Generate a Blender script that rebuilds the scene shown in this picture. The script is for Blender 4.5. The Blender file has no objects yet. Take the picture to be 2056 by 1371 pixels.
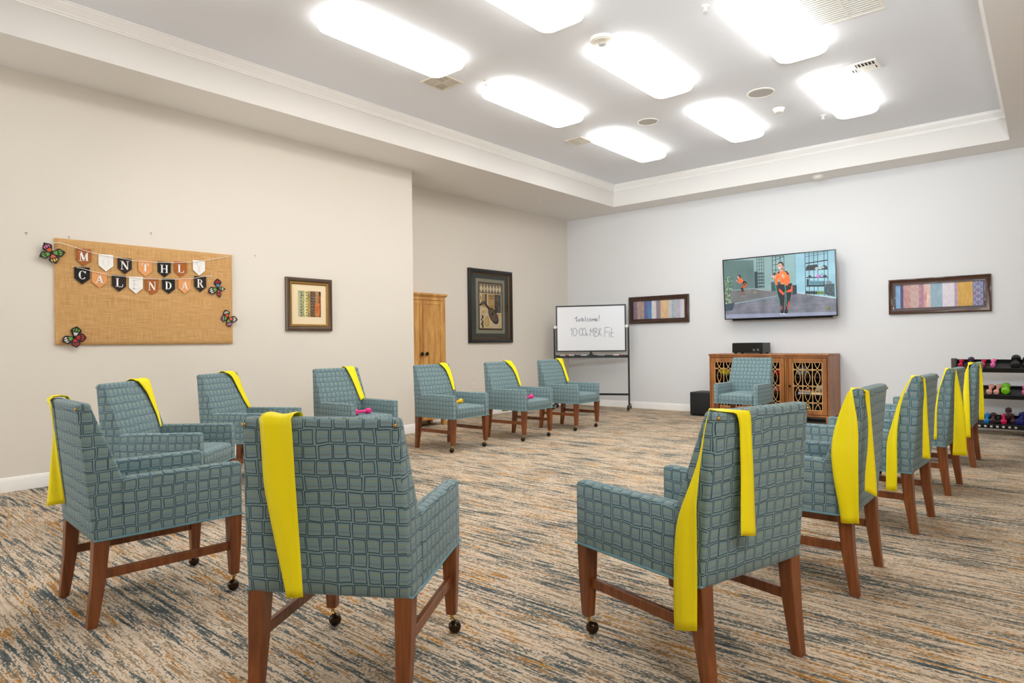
import bpy, bmesh, math, random
import numpy as np
from mathutils import Vector, Matrix
random.seed(7)
PI = math.pi
scene = bpy.context.scene
COL = scene.collection

# ---------------------------------------------------------------- colour / node helpers
def lin(c):
    o = []
    for v in c[:3]:
        v = v / 255.0
        o.append(v / 12.92 if v <= 0.04045 else ((v + 0.055) / 1.055) ** 2.4)
    return (o[0], o[1], o[2], 1.0)

class NT:
    def __init__(s, name):
        s.m = bpy.data.materials.new(name); s.m.use_nodes = True
        s.t = s.m.node_tree; s.n = s.t.nodes; s.b = s.n['Principled BSDF']
    def node(s, typ, **kw):
        n = s.n.new(typ)
        for k, v in kw.items(): setattr(n, k, v)
        return n
    def put(s, sock, v):
        if hasattr(v, 'node'): s.t.links.new(v, sock)
        elif v is not None: sock.default_value = v
    def math(s, op, a, b=None, c=None, clamp=False):
        n = s.node('ShaderNodeMath', operation=op, use_clamp=clamp)
        s.put(n.inputs[0], a); s.put(n.inputs[1], b); s.put(n.inputs[2], c)
        return n.outputs[0]
    def mix(s, f, a, b, typ='MIX'):
        n = s.node('ShaderNodeMix', data_type='RGBA', blend_type=typ)
        s.put(n.inputs[0], f); s.put(n.inputs[6], a); s.put(n.inputs[7], b)
        return n.outputs[2]
    def noise(s, vec, scale, detail=3, rough=0.55, dist=0.0, out=0):
        n = s.node('ShaderNodeTexNoise'); s.put(n.inputs['Vector'], vec)
        n.inputs['Scale'].default_value = scale; n.inputs['Detail'].default_value = detail
        n.inputs['Roughness'].default_value = rough; n.inputs['Distortion'].default_value = dist
        return n.outputs[out]
    def coord(s, which='Object', scale=(1, 1, 1), loc=(0, 0, 0)):
        tc = s.node('ShaderNodeTexCoord'); mp = s.node('ShaderNodeMapping')
        s.t.links.new(tc.outputs[which], mp.inputs[0])
        mp.inputs['Scale'].default_value = scale; mp.inputs['Location'].default_value = loc
        return mp.outputs[0]
    def ramp(s, f, stops):
        n = s.node('ShaderNodeValToRGB'); s.put(n.inputs[0], f)
        e = n.color_ramp.elements
        while len(e) < len(stops): e.new(0.5)
        for i, (p, c) in enumerate(stops): e[i].position = p; e[i].color = c
        return n.outputs[0]
    def bump(s, h, strength=0.3, dist=0.01):
        n = s.node('ShaderNodeBump'); s.put(n.inputs['Height'], h)
        n.inputs['Strength'].default_value = strength; n.inputs['Distance'].default_value = dist
        s.t.links.new(n.outputs[0], s.b.inputs['Normal'])

def plain(name, c, rough=0.5, metal=0.0, spec=0.5, var=0.06, scale=14.0, c2=None, coat=0.0, stretch=(1, 1, 1), bump=0.0):
    k = NT(name)
    a = lin(c); b = lin(c2) if c2 else tuple(min(1, v * (1 + var * 2)) for v in a[:3]) + (1,)
    f = k.noise(k.coord('Object', stretch), scale, 3)
    f = k.ramp(f, [(0.35, (0, 0, 0, 1)), (0.65, (1, 1, 1, 1))])
    k.put(k.b.inputs['Base Color'], k.mix(f, a, b))
    k.b.inputs['Roughness'].default_value = rough; k.b.inputs['Metallic'].default_value = metal
    k.b.inputs['Specular IOR Level'].default_value = spec
    if coat: k.b.inputs['Coat Weight'].default_value = coat; k.b.inputs['Coat Roughness'].default_value = 0.08
    if bump: k.bump(f, bump, 0.004)
    return k.m

def emis(name, c, strength=1.0, c2=None, scale=10, stretch=(1, 1, 1)):
    k = NT(name)
    f = k.noise(k.coord('Object', stretch), scale, 3)
    f = k.ramp(f, [(0.35, (0, 0, 0, 1)), (0.65, (1, 1, 1, 1))])
    col = k.mix(f, lin(c), lin(c2 or c))
    k.b.inputs['Base Color'].default_value = (0.01, 0.01, 0.01, 1)
    k.put(k.b.inputs['Emission Color'], col); k.b.inputs['Emission Strength'].default_value = strength
    k.b.inputs['Roughness'].default_value = 0.35
    return k.m

# ---------------------------------------------------------------- materials
def mat_wall(name, c):
    k = NT(name)
    v = k.coord('Object')
    big = k.noise(v, 0.7, 2); a = lin(c)
    k.put(k.b.inputs['Base Color'], k.mix(big, a, tuple(x * 0.97 for x in a[:3]) + (1,)))
    k.b.inputs['Roughness'].default_value = 0.75; k.b.inputs['Specular IOR Level'].default_value = 0.25
    k.bump(k.noise(v, 160, 2), 0.06, 0.002)
    return k.m

def mat_carpet():
    k = NT('carpet')
    P = lambda sx, sy, l: k.coord('Object', (sx, sy, 1), l)
    fine = k.noise(P(70, 120, (0, 0, 0)), 1.0, 2, 0.7); fine2 = k.noise(P(34, 150, (5, 1, 0)), 1.0, 2, 0.7)
    jit = k.math('ADD', k.math('MULTIPLY', k.math('SUBTRACT', fine, 0.5), 0.42), k.math('MULTIPLY', k.math('SUBTRACT', fine2, 0.5), 0.42))
    reg = k.math('MULTIPLY', k.math('SUBTRACT', k.noise(P(1.1, 5, (7, 2, 0)), 1.0, 2), 0.5), 0.5)
    reg2 = k.math('MULTIPLY', k.math('SUBTRACT', k.noise(P(1.3, 6, (1, 8, 0)), 1.0, 2), 0.5), 0.45)
    def field(sx, sy, l, r=None):
        n = k.math('ADD', k.noise(P(sx, sy, l), 1.0, 3, 0.6), jit)
        return k.math('ADD', n, r) if r is not None else n
    n1 = field(3.6, 50, (0, 0, 0), reg); n2 = field(4.5, 66, (3.1, 9.7, 0)); n3 = field(4.0, 44, (-5, 4.2, 0), reg2); n4 = field(5.0, 72, (11, 3, 0))
    def step(n, e, w=0.02): return k.math('MULTIPLY', k.math('SUBTRACT', n, e), 1.0 / w, clamp=True)
    base = k.mix(step(n4, 0.5, 0.1), lin(CARPET['beige']), lin(CARPET['beige2']))
    c = k.mix(step(n2, 0.53), base, lin(CARPET['taupe']))
    c = k.mix(step(n3, 0.60), c, lin(CARPET['rust']))
    c = k.mix(step(n3, 0.72), c, lin(CARPET['rust2']))
    c = k.mix(step(n1, 0.54), c, lin(CARPET['slate']))
    c = k.mix(step(n1, 0.64), c, lin(CARPET['dark']))
    grain = k.noise(k.coord('Object'), 230, 2, 0.7)
    c = k.mix(0.4, c, k.ramp(grain, [(0.3, (0.45, 0.45, 0.45, 1)), (0.7, (1, 1, 1, 1))]), 'MULTIPLY')
    k.put(k.b.inputs['Base Color'], c)
    k.b.inputs['Roughness'].default_value = 0.95; k.b.inputs['Specular IOR Level'].default_value = 0.1
    k.bump(grain, 0.5, 0.006)
    return k.m
CARPET = dict(beige=(226, 206, 182), beige2=(200, 178, 152), taupe=(160, 138, 114), rust=(190, 136, 66), rust2=(178, 108, 38), slate=(112, 116, 112), dark=(74, 82, 84))

def mat_fabric():
    k = NT('checked_upholstery')
    tc = k.node('ShaderNodeTexCoord')
    warp = k.node('ShaderNodeTexNoise'); k.t.links.new(tc.outputs['UV'], warp.inputs['Vector'])
    warp.inputs['Scale'].default_value = 13; warp.inputs['Detail'].default_value = 1
    sub = k.node('ShaderNodeVectorMath', operation='SUBTRACT'); k.t.links.new(warp.outputs['Color'], sub.inputs[0]); sub.inputs[1].default_value = (0.5, 0.5, 0.5)
    sc = k.node('ShaderNodeVectorMath', operation='SCALE'); k.t.links.new(sub.outputs[0], sc.inputs[0]); sc.inputs['Scale'].default_value = 0.34
    mul = k.node('ShaderNodeVectorMath', operation='SCALE'); k.t.links.new(tc.outputs['UV'], mul.inputs[0]); mul.inputs['Scale'].default_value = 1 / 0.0475
    add = k.node('ShaderNodeVectorMath', operation='ADD'); k.t.links.new(mul.outputs[0], add.inputs[0]); k.t.links.new(sc.outputs[0], add.inputs[1])
    sp = k.node('ShaderNodeSeparateXYZ'); k.t.links.new(add.outputs[0], sp.inputs[0])
    u, v = sp.outputs[0], sp.outputs[1]
    row = k.math('FLOOR', v)
    wr = k.node('ShaderNodeTexWhiteNoise', noise_dimensions='1D'); k.t.links.new(row, wr.inputs['W'])
    u = k.math('ADD', u, k.math('MULTIPLY', wr.outputs['Value'], 0.35))
    cx = k.node('ShaderNodeCombineXYZ'); k.put(cx.inputs[0], k.math('FLOOR', u)); k.put(cx.inputs[1], row)
    wn = k.node('ShaderNodeTexWhiteNoise', noise_dimensions='2D'); k.t.links.new(cx.outputs[0], wn.inputs['Vector'])
    rs = k.node('ShaderNodeSeparateColor'); k.t.links.new(wn.outputs['Color'], rs.inputs[0])
    fu = k.math('ADD', k.math('SUBTRACT', k.math('FRACT', u), 0.5), k.math('MULTIPLY', k.math('SUBTRACT', rs.outputs[0], 0.5), 0.07))
    fv = k.math('ADD', k.math('SUBTRACT', k.math('FRACT', v), 0.5), k.math('MULTIPLY', k.math('SUBTRACT', rs.outputs[1], 0.5), 0.07))
    d = k.math('SMOOTH_MAX', k.math('ABSOLUTE', fu), k.math('ABSOLUTE', fv), 0.02)
    hs = k.math('ADD', 0.43, k.math('MULTIPLY', k.math('SUBTRACT', rs.outputs[2], 0.5), 0.05))
    ad = k.math('ABSOLUTE', k.math('SUBTRACT', d, hs))
    line = k.math('SUBTRACT', 1.0, k.math('MULTIPLY', k.math('SUBTRACT', ad, 0.017), 60, clamp=True), clamp=True)
    inside = k.math('LESS_THAN', d, 0.36)
    rowd = k.math('ABSOLUTE', k.math('SUBTRACT', k.math('ABSOLUTE', fv), 0.17))
    dash = k.math('LESS_THAN', rowd, 0.045)
    dots = k.math('GREATER_THAN', k.math('SINE', k.math('MULTIPLY', u, 2 * PI * 7)), 0.0)
    dash = k.math('MULTIPLY', k.math('MULTIPLY', dash, dots), inside)
    up = k.math('GREATER_THAN', fv, 0.0)
    dcol = k.mix(up, lin((116, 88, 78)), lin((168, 160, 70)))
    grain = k.noise(tc.outputs['UV'], 900, 2, 0.7)
    base = k.mix(grain, lin(FAB['a']), lin(FAB['b']))
    band = k.math('MULTIPLY', k.math('LESS_THAN', rowd, 0.08), inside)
    base = k.mix(k.math('MULTIPLY', band, 0.10), base, dcol)
    c = k.mix(k.math('MULTIPLY', dash, 0.5), base, dcol)
    c = k.mix(k.math('MULTIPLY', line, 0.95), c, lin(FAB['line']))
    k.put(k.b.inputs['Base Color'], c)
    k.b.inputs['Roughness'].default_value = 0.82; k.b.inputs['Specular IOR Level'].default_value = 0.2
    k.b.inputs['Sheen Weight'].default_value = 0.12
    k.bump(grain, 0.15, 0.001)
    return k.m
FAB = dict(a=(112, 139, 147), b=(136, 160, 164), line=(14, 40, 50))

def mat_wood(name, c1, c2, stretch=(30, 30, 2.2), rough=0.4, coat=0.15):
    k = NT(name)
    f = k.noise(k.coord('Object', stretch), 1.6, 5, 0.6, 0.8)
    f = k.ramp(f, [(0.3, (0, 0, 0, 1)), (0.72, (1, 1, 1, 1))])
    k.put(k.b.inputs['Base Color'], k.mix(f, lin(c1), lin(c2)))
    k.b.inputs['Roughness'].default_value = rough; k.b.inputs['Coat Weight'].default_value = coat
    return k.m

def mat_burlap():
    k = NT('burlap')
    v = k.coord('Object')
    w1 = k.noise(k.coord('Object', (230, 1, 7)), 1, 2, 0.6); w2 = k.noise(k.coord('Object', (7, 1, 230)), 1, 2, 0.6)
    f = k.math('MULTIPLY', k.math('ADD', w1, w2), 0.5)
    f = k.ramp(f, [(0.36, (0, 0, 0, 1)), (0.64, (1, 1, 1, 1))])
    c = k.mix(f, lin((190, 142, 84)), lin((228, 184, 126)))
    k.put(k.b.inputs['Base Color'], c); k.b.inputs['Roughness'].default_value = 0.95
    k.bump(f, 0.5, 0.003)
    return k.m

def mat_lamp():
    k = NT('lamp_diffuser')
    k.b.inputs['Base Color'].default_value = (0.9, 0.9, 0.88, 1)
    f = k.noise(k.coord('Object'), 3, 2)
    k.put(k.b.inputs['Emission Color'], k.mix(f, (1, 0.98, 0.935, 1), (1, 0.985, 0.94, 1)))
    g = k.node('ShaderNodeNewGeometry'); sp = k.node('ShaderNodeSeparateXYZ'); k.t.links.new(g.outputs['Normal'], sp.inputs[0])
    down = k.math('POWER', k.math('MULTIPLY', sp.outputs[2], -1.0, clamp=True), 2.0)
    k.put(k.b.inputs['Emission Strength'], k.math('ADD', RIM, k.math('MULTIPLY', down, LAMP - RIM)))
    return k.m
LAMP = 9.5; RIM = 3.7

MT = {}
MT['wall'] = mat_wall('wall_paint', (234, 227, 217))
MT['wallb'] = mat_wall('back_wall_paint', (231, 231, 232))
MT['ceil'] = mat_wall('ceiling_paint', (240, 243, 249))
MT['soffit'] = mat_wall('soffit_paint', (238, 235, 231))
MT['trim'] = plain('white_trim', (250, 248, 245), 0.35, var=0.01)
MT['carpet'] = mat_carpet()
MT['fabric'] = mat_fabric()
MT['legwood'] = mat_wood('chair_wood', (100, 50, 20), (148, 84, 38), (26, 26, 2.0), 0.42, 0.2)
MT['pipe'] = plain('piping_cloth', (110, 150, 160), 0.8)
MT['brass'] = plain('aged_brass', (186, 156, 92), 0.3, 1.0)
MT['caster'] = plain('caster_bronze', (40, 32, 26), 0.28, 0.6)
MT['casterball'] = plain('caster_ball', (58, 46, 32), 0.22, 0.85)
MT['yellow'] = plain('yellow_latex', (255, 234, 0), 0.48, var=0.01, spec=0.4)
MT['burlap'] = mat_burlap()
MT['black'] = plain('black_paint', (16, 16, 18), 0.4)
MT['blackmat'] = plain('black_matte', (22, 22, 24), 0.75)
MT['blackgloss'] = plain('black_gloss', (8, 8, 10), 0.12)
MT['white'] = plain('white_plastic', (238, 234, 226), 0.4, var=0.01)
MT['offwhite'] = plain('register_white', (226, 218, 204), 0.45, var=0.02)
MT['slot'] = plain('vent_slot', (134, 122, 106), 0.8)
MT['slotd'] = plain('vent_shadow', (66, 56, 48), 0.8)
MT['mesh'] = plain('speaker_mesh', (205, 200, 194), 0.7, scale=300, c2=(180, 176, 170))
MT['chrome'] = plain('chrome', (200, 200, 200), 0.2, 1.0)
MT['lamp'] = mat_lamp()

# ---------------------------------------------------------------- mesh helpers
def merge(bm, t, mi=0):
    for f in t.faces: f.material_index = mi
    me = bpy.data.meshes.new('tmp'); t.to_mesh(me); t.free()
    bm.from_mesh(me); bpy.data.meshes.remove(me)

def box(bm, x0, x1, y0, y1, z0, z1, bev=0.0, seg=2, mi=0, M=None):
    t = bmesh.new()
    r = bmesh.ops.create_cube(t, size=1.0)
    for v in t.verts:
        v.co = Vector(((x0 + x1) / 2 + v.co.x * (x1 - x0), (y0 + y1) / 2 + v.co.y * (y1 - y0), (z0 + z1) / 2 + v.co.z * (z1 - z0)))
    if bev: bmesh.ops.bevel(t, geom=t.edges[:], offset=bev, segments=seg, profile=0.5, affect='EDGES')
    if M is not None: t.transform(M)
    merge(bm, t, mi)

def loft(bm, rings, closed=True, cap0=True, cap1=True, mi=0, M=None):
    t = bmesh.new()
    R = [[t.verts.new(Vector(p)) for p in r] for r in rings]
    n = len(R[0])
    for a, b in zip(R[:-1], R[1:]):
        for i in range(n if closed else n - 1):
            j = (i + 1) % n
            try: t.faces.new((a[i], a[j], b[j], b[i]))
            except ValueError: pass
    if cap0 and closed: t.faces.new(R[0][::-1])
    if cap1 and closed: t.faces.new(R[-1])
    bmesh.ops.recalc_face_normals(t, faces=t.faces[:])
    if M is not None: t.transform(M)
    merge(bm, t, mi)

def rrect(x0, x1, y0, y1, r, n=3):
    pts = []
    r = max(1e-4, min(r, (x1 - x0) / 2 - 1e-4, (y1 - y0) / 2 - 1e-4))
    for cx, cy, a0 in ((x1 - r, y1 - r, 0), (x0 + r, y1 - r, 90), (x0 + r, y0 + r, 180), (x1 - r, y0 + r, 270)):
        for i in range(n + 1):
            a = math.radians(a0 + 90 * i / n); pts.append((cx + r * math.cos(a), cy + r * math.sin(a)))
    return pts

def tube(bm, pts, r, n=8, closed=False, mi=0, M=None, flat=None):
    P = [Vector(p) for p in pts]; rings = []
    m = len(P)
    up = None
    for i, p in enumerate(P):
        if closed: d = (P[(i + 1) % m] - P[i - 1])
        else: d = (P[min(i + 1, m - 1)] - P[max(i - 1, 0)])
        d.normalize()
        if up is None:
            up = Vector((0, 0, 1)) if abs(d.z) < 0.9 else Vector((1, 0, 0))
        s = d.cross(up)
        if s.length < 1e-6: s = d.orthogonal()
        s.normalize(); up = s.cross(d).normalized()
        rr = r[i] if isinstance(r, (list, tuple)) else r
        rings.append([p + (s * math.cos(2 * PI * k / n) + up * math.sin(2 * PI * k / n)) * rr for k in range(n)])
    if closed:
        rings.append(rings[0]); loft(bm, rings, True, False, False, mi, M)
    else: loft(bm, rings, True, True, True, mi, M)

def lathe(bm, prof, n=20, mi=0, M=None):
    rings = [[(max(r, 1e-5) * math.cos(2 * PI * k / n), max(r, 1e-5) * math.sin(2 * PI * k / n), z) for k in range(n)] for r, z in prof]
    loft(bm, rings, True, True, True, mi, M)

def ball(bm, c, r, mi=0, n=14):
    t = bmesh.new(); bmesh.ops.create_uvsphere(t, u_segments=n, v_segments=max(6, n // 2 + 2), radius=1.0)
    rr = r if isinstance(r, (tuple, list)) else (r, r, r)
    t.transform(Matrix.Translation(Vector(c)) @ Matrix.Diagonal((rr[0], rr[1], rr[2], 1)))
    merge(bm, t, mi)

def poly(bm, pts, mi=0):
    vs = [bm.verts.new(Vector(p)) for p in pts]
    f = bm.faces.new(vs); f.material_index = mi
    return f

def prism(bm, pts2, f3, d, mi=0):
    """extrude the outline pts2 (a, b) between offsets d[0] and d[1]; f3 maps (a, b, depth) to a point"""
    t = bmesh.new()
    A = [t.verts.new(Vector(f3(a, b, d[0]))) for a, b in pts2]; B = [t.verts.new(Vector(f3(a, b, d[1]))) for a, b in pts2]
    n = len(A)
    for i in range(n): t.faces.new((A[i], A[(i + 1) % n], B[(i + 1) % n], B[i]))
    t.faces.new(A[::-1]); t.faces.new(B)
    bmesh.ops.recalc_face_normals(t, faces=t.faces[:])
    merge(bm, t, mi)

def obj(name, bm, mats, parent=None, angle=35, uv=True, loc=None):
    me = bpy.data.meshes.new(name)
    if uv:
        L = bm.loops.layers.uv.verify()
        bm.normal_update()
        for f in bm.faces:
            n = f.normal; ax = max(range(3), key=lambda i: abs(n[i]))
            for lp in f.loops:
                c = lp.vert.co
                lp[L].uv = ((c.x, c.y), (c.x, c.z), (c.y, c.z))[{2: 0, 1: 1, 0: 2}[ax]]
    bm.to_mesh(me); bm.free()
    for m in (mats if isinstance(mats, (list, tuple)) else [mats]): me.materials.append(m)
    me.shade_smooth()
    try: me.set_sharp_from_angle(angle=math.radians(angle))
    except Exception: pass
    o = bpy.data.objects.new(name, me); COL.objects.link(o)
    if parent is not None: o.parent = parent
    if loc is not None: o.location = loc
    return o

def tag(o, label, cat, group=None, kind=None):
    o['label'] = label; o['category'] = cat
    if group: o['group'] = group
    if kind: o['kind'] = kind
    return o

def thing(name, label, cat, loc=(0, 0, 0), rotz=0.0, group=None, rot=None):
    o = bpy.data.objects.new(name, None); COL.objects.link(o)
    o.empty_display_size = 0.1
    o.location = loc; o.rotation_euler = rot if rot else (0, 0, rotz)
    return tag(o, label, cat, group)

def struct(name, bm, m, label=None):
    o = obj(name, bm, m); o['kind'] = 'structure'
    if label: o['label'] = label
    return o

def dup(root, loc, rotz, label=None, group=None):
    r = root.copy(); COL.objects.link(r); r.location = loc; r.rotation_euler = (0, 0, rotz)
    if label: r['label'] = label
    if group: r['group'] = group
    for ch in list(root.children):
        c = ch.copy(); COL.objects.link(c); c.parent = r
        for g in list(ch.children):
            d = g.copy(); COL.objects.link(d); d.parent = c
    return r

def B(): return bmesh.new()
FLASH, CEIL_FILL, WALL_FILL, REAR_FILL, RIGHT_FILL, EXPO, GAMMA = 4,26,20,86,70,0.31,1.0
# ---------------------------------------------------------------- camera (calibrated from the room's vanishing points)
CAM = Vector((0, 0, 1.1))
cr = Vector((0.7592744946668964, 0.650645682508706, -0.012745100278504324))
cu = Vector((0.01228759307041934, 0.005247566625808735, 0.9999107350664075))
cf = Vector((-0.6506544834279286, 0.7593633246854155, 0.004010525881650439))
cam = bpy.data.cameras.new('camera'); cam.sensor_fit = 'HORIZONTAL'; cam.sensor_width = 36.0
cam.lens = 1304.840967087066 / 2056 * 36; cam.clip_start = 0.05; cam.clip_end = 100
co = bpy.data.objects.new('camera', cam); COL.objects.link(co)
co.matrix_world = Matrix(((cr.x, cu.x, -cf.x, CAM.x), (cr.y, cu.y, -cf.y, CAM.y), (cr.z, cu.z, -cf.z, CAM.z), (0, 0, 0, 1)))
scene.camera = co

# ---------------------------------------------------------------- room shell
XL, XR, YB, ZS, ZC = -6.286, -6.902, 9.635, 3.3155, 3.66
RX, RY = 2.0, -2.2
b = B(); box(b, -7.1, RX + .1, RY - .1, YB + .1, -0.1, 0); struct('floor', b, MT['carpet'])
b = B(); box(b, -7.1, XL, RY - .1, 5.43, 0, 3.75); struct('wall_left', b, MT['wall'])
b = B(); box(b, -7.1, XR, 5.43, YB + .1, 0, 3.75); struct('wall_recess', b, MT['wall'])
b = B(); box(b, -7.1, RX + .1, YB, YB + .1, 0, 3.75); struct('wall_back', b, MT['wallb'])
b = B(); box(b, RX, RX + .1, RY - .1, YB + .1, 0, 3.75); struct('wall_right', b, MT['wall'])
b = B(); box(b, -7.1, RX + .1, RY - .1, RY, 0, 3.75); struct('wall_rear', b, MT['wall'])
TR = [(-5.615, -1.0), (-5.615, 9.152), (-0.475, 9.152), (-0.295, -1.0)]       # tray opening
b = B()
out = [(-7.0, RY), (-7.0, YB + .05), (RX + .05, YB + .05), (RX + .05, RY)]
for i in range(4):
    j = (i + 1) % 4
    poly(b, [(*out[i], ZS), (*out[j], ZS), (*TR[j], ZS), (*TR[i], ZS)])
    poly(b, [(*TR[i], ZS), (*TR[j], ZS), (*TR[j], ZC), (*TR[i], ZC)])
bmesh.ops.remove_doubles(b, verts=b.verts[:], dist=1e-4)
bmesh.ops.recalc_face_normals(b, faces=b.faces[:])
struct('ceiling_soffit', b, MT['soffit'])
b = B(); box(b, -5.75, 0.0, -1.2, 9.3, ZC, ZC + .08); struct('ceiling', b, MT['ceil'])
# crown moulding round the tray
def inset_poly(P, d):
    n = len(P); res = []
    for i in range(n):
        p0, p1, p2 = Vector(P[i - 1]), Vector(P[i]), Vector(P[(i + 1) % n])
        a = (p1 - p0).normalized(); c = (p2 - p1).normalized()
        na = Vector((a.y, -a.x)); nc = Vector((c.y, -c.x))
        k = (na + nc) / (1 + na.dot(nc)); res.append(p1 + k * d)
    return res
prof = [(0, 3.562), (.012, 3.562), (.014, 3.574), (.022, 3.578), (.024, 3.588), (.032, 3.596), (.05, 3.62), (.062, 3.634), (.064, 3.644), (.072, 3.648), (.072, 3.662)]
b = B(); loft(b, [[(q.x, q.y, z) for q in inset_poly(TR, d)] for d, z in prof], True, False, False)
bmesh.ops.recalc_face_normals(b, faces=b.faces[:])
o = obj('trim_1', b, MT['trim'], angle=20); o['kind'] = 'structure'
# baseboards
def baseboard(name, p, q, nrm):
    p, q = Vector((*p, 0)), Vector((*q, 0)); n = Vector((*nrm, 0))
    pr = [(0, 0), (.014, 0), (.014, .085), (.010, .095), (.006, .108), (0, .112)]
    b = B(); loft(b, [[p + n * d + Vector((0, 0, z)) for d, z in pr], [q + n * d + Vector((0, 0, z)) for d, z in pr]])
    struct(name, b, MT['trim'])
baseboard('baseboard_left', (XL, RY), (XL, 5.43), (1, 0))
baseboard('baseboard_recess', (XR, 5.43), (XR, YB), (1, 0))
baseboard('baseboard_back', (XR, YB), (RX, YB), (0, -1))

# ---------------------------------------------------------------- ceiling lights
def make_light():
    t = thing('ceiling_light', '', 'ceiling light')
    w, l = .212, .66
    b = B(); loft(b, [[(x, y, z) for x, y in rrect(-w + .02, w - .02, -l + .02, l - .02, .08, 5)] for z in (0, -.02)])
    obj('mounting_plate', b, MT['white'], t)
    b = B(); rg = []
    for ins, z in ((.012, -.018), (0, -.03), (0, -.062), (.012, -.082), (.035, -.095), (.07, -.102), (.13, -.106)):
        rg.append([(x, y, z) for x, y in rrect(-w + ins, w - ins, -l + ins, l - ins, max(.02, .10 - ins * .6), 6)])
    loft(b, rg); obj('diffuser', b, MT['lamp'], t)
    return t
L0 = make_light()
LX = (-4.25, -2.96, -1.735); LY = (1.62, 3.51, 5.385, 7.33)
rowname = ['row nearest us', 'second row', 'third row', 'farthest row']; colname = ['beside the left-hand crown moulding', 'in the middle of the ceiling tray', 'beside the return-air grille side']
first = True
for iy, y in enumerate(LY):
    for ix, x in enumerate(LX):
        if (ix, iy) in ((1, 0), (2, 0), (2, 1)): continue
        lab = {(0, 0): 'lit ceiling light cut off at the very top edge, above the burlap board',
               (0, 1): 'lit ceiling light whose end covers the small square air register',
               (1, 1): 'lit ceiling light cut off at the top edge, before the strobe detector',
               (0, 2): 'lit ceiling light beside a sprinkler, third along from the burlap-board end',
               (1, 2): 'lit ceiling light in the tray centre, right behind the strobe detector',
               (2, 2): 'lit ceiling light next to the large return-air grille',
               (0, 3): 'smallest lit ceiling light, nearest the tray corner over the whiteboard',
               (1, 3): 'lit ceiling light between the two round ceiling speakers and the back wall',
               (2, 3): 'lit ceiling light beside the white louvred register, nearest the TV wall'}[(ix, iy)]
        if first: L0.location = (x, y, ZC); L0['label'] = lab; L0['group'] = 'ceiling lights in the tray'; first = False
        else: dup(L0, (x, y, ZC), 0, lab, 'ceiling lights in the tray')

# ---------------------------------------------------------------- ceiling fittings
def register(name, label, cat, cx, cy, w, l, slots, ax='x', z=ZC, mats=('offwhite', 'slot'), group=None):
    t = thing(name, label, cat, (cx, cy, z), 0, group)
    b = B(); fr = .028
    for x0, x1, y0, y1 in ((-w/2, w/2, -l/2, -l/2 + fr), (-w/2, w/2, l/2 - fr, l/2), (-w/2, -w/2 + fr, -l/2 + fr, l/2 - fr), (w/2 - fr, w/2, -l/2 + fr, l/2 - fr)):
        box(b, x0, x1, y0, y1, -.012, 0, .003, 1)
    obj('frame', b, MT[mats[0]], t)
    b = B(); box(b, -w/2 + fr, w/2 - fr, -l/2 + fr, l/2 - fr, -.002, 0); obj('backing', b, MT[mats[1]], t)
    b = B(); W, L = w - 2 * fr, l - 2 * fr
    if slots == 'four':
        box(b, -.006, .006, -L/2, L/2, -.012, -.002); box(b, -W/2, W/2, -.006, .006, -.012, -.002)
        for sx in (-1, 1):
            for sy in (-1, 1):
                for k in range(5):
                    u = (k + .5) / 5
                    M = Matrix.Translation(Vector((sx * W * .25, sy * L * .25, -.008)))
                    if sx * sy > 0: box(b, -W * .22, W * .22, -.002 + (u - .5) * L * .45 - .005, (u - .5) * L * .45 + .005, -.003, .001, M=M)
                    else: box(b, (u - .5) * W * .45 - .005, (u - .5) * W * .45 + .005, -L * .22, L * .22, -.003, .001, M=M)
    else:
        for k in range(slots):
            u = (k + .5) / slots - .5
            if ax == 'x': box(b, -W/2, W/2, u * L - L / slots * .27, u * L + L / slots * .27, -.011, -.006, M=None)
            else: box(b, u * W - W / slots * .28, u * W + W / slots * .28, -L/2, L/2, -.011, -.006)
        box(b, -.006, .006, -L/2, L/2, -.012, -.002)
    obj('louver', b, MT[mats[0]], t)
register('air_register', 'small square ceiling register half covered by a light', 'air vent', -4.60, 4.37, .30, .30, 'four')
register('air_register', 'white louvred register beside the light nearest the TV wall', 'air vent', -1.49, 6.78, .38, .26, 'four', mats=('white', 'slotd'))
register('air_register', 'small ceiling register beside the smallest light near the tray corner', 'air vent', -4.68, 6.80, .26, .26, 'four')
register('return_grille', 'large return-air grille with many slats in the ceiling tray', 'air vent', -1.285, 5.36, .50, .66, 17, 'x', mats=('white', 'slotd'))

def round_fitting(name, label, cat, c, prof, mats, extra=None):
    t = thing(name, label, cat, c, 0)
    b = B(); lathe(b, prof[0], 28); obj('rim', b, mats[0], t)
    b = B(); lathe(b, prof[1], 28); obj(extra or 'face', b, mats[1], t)
    return t
def speaker(x, y, r, label):
    round_fitting('ceiling_speaker', label, 'ceiling speaker', (x, y, ZC), ([(r, 0), (r, -.006), (r - .012, -.010), (r - .014, -.004)], [(r - .013, -.003), (r - .013, -.006), (.01, -.008)]), (MT['white'], MT['mesh']), 'grille')
speaker(-2.38, 6.77, .135, 'larger round ceiling speaker between two lights, before the white smoke detector')
speaker(-3.675, 6.76, .12, 'round ceiling speaker by the smallest light, nearer the left-hand crown moulding')
t = round_fitting('strobe_detector', 'round ceiling strobe alarm with clear lens between the centre lights', 'alarm', (-2.95, 4.66, ZC), ([(.105, 0), (.105, -.018), (.098, -.028), (.09, -.028)], [(.09, -.02), (.085, -.034), (.05, -.038)]), (MT['white'], MT['offwhite']), 'face')
b = B(); lathe(b, [(.035, -.036), (.032, -.055), (.02, -.062)], 16); obj('lens', b, MT['mesh'], t)
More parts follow.
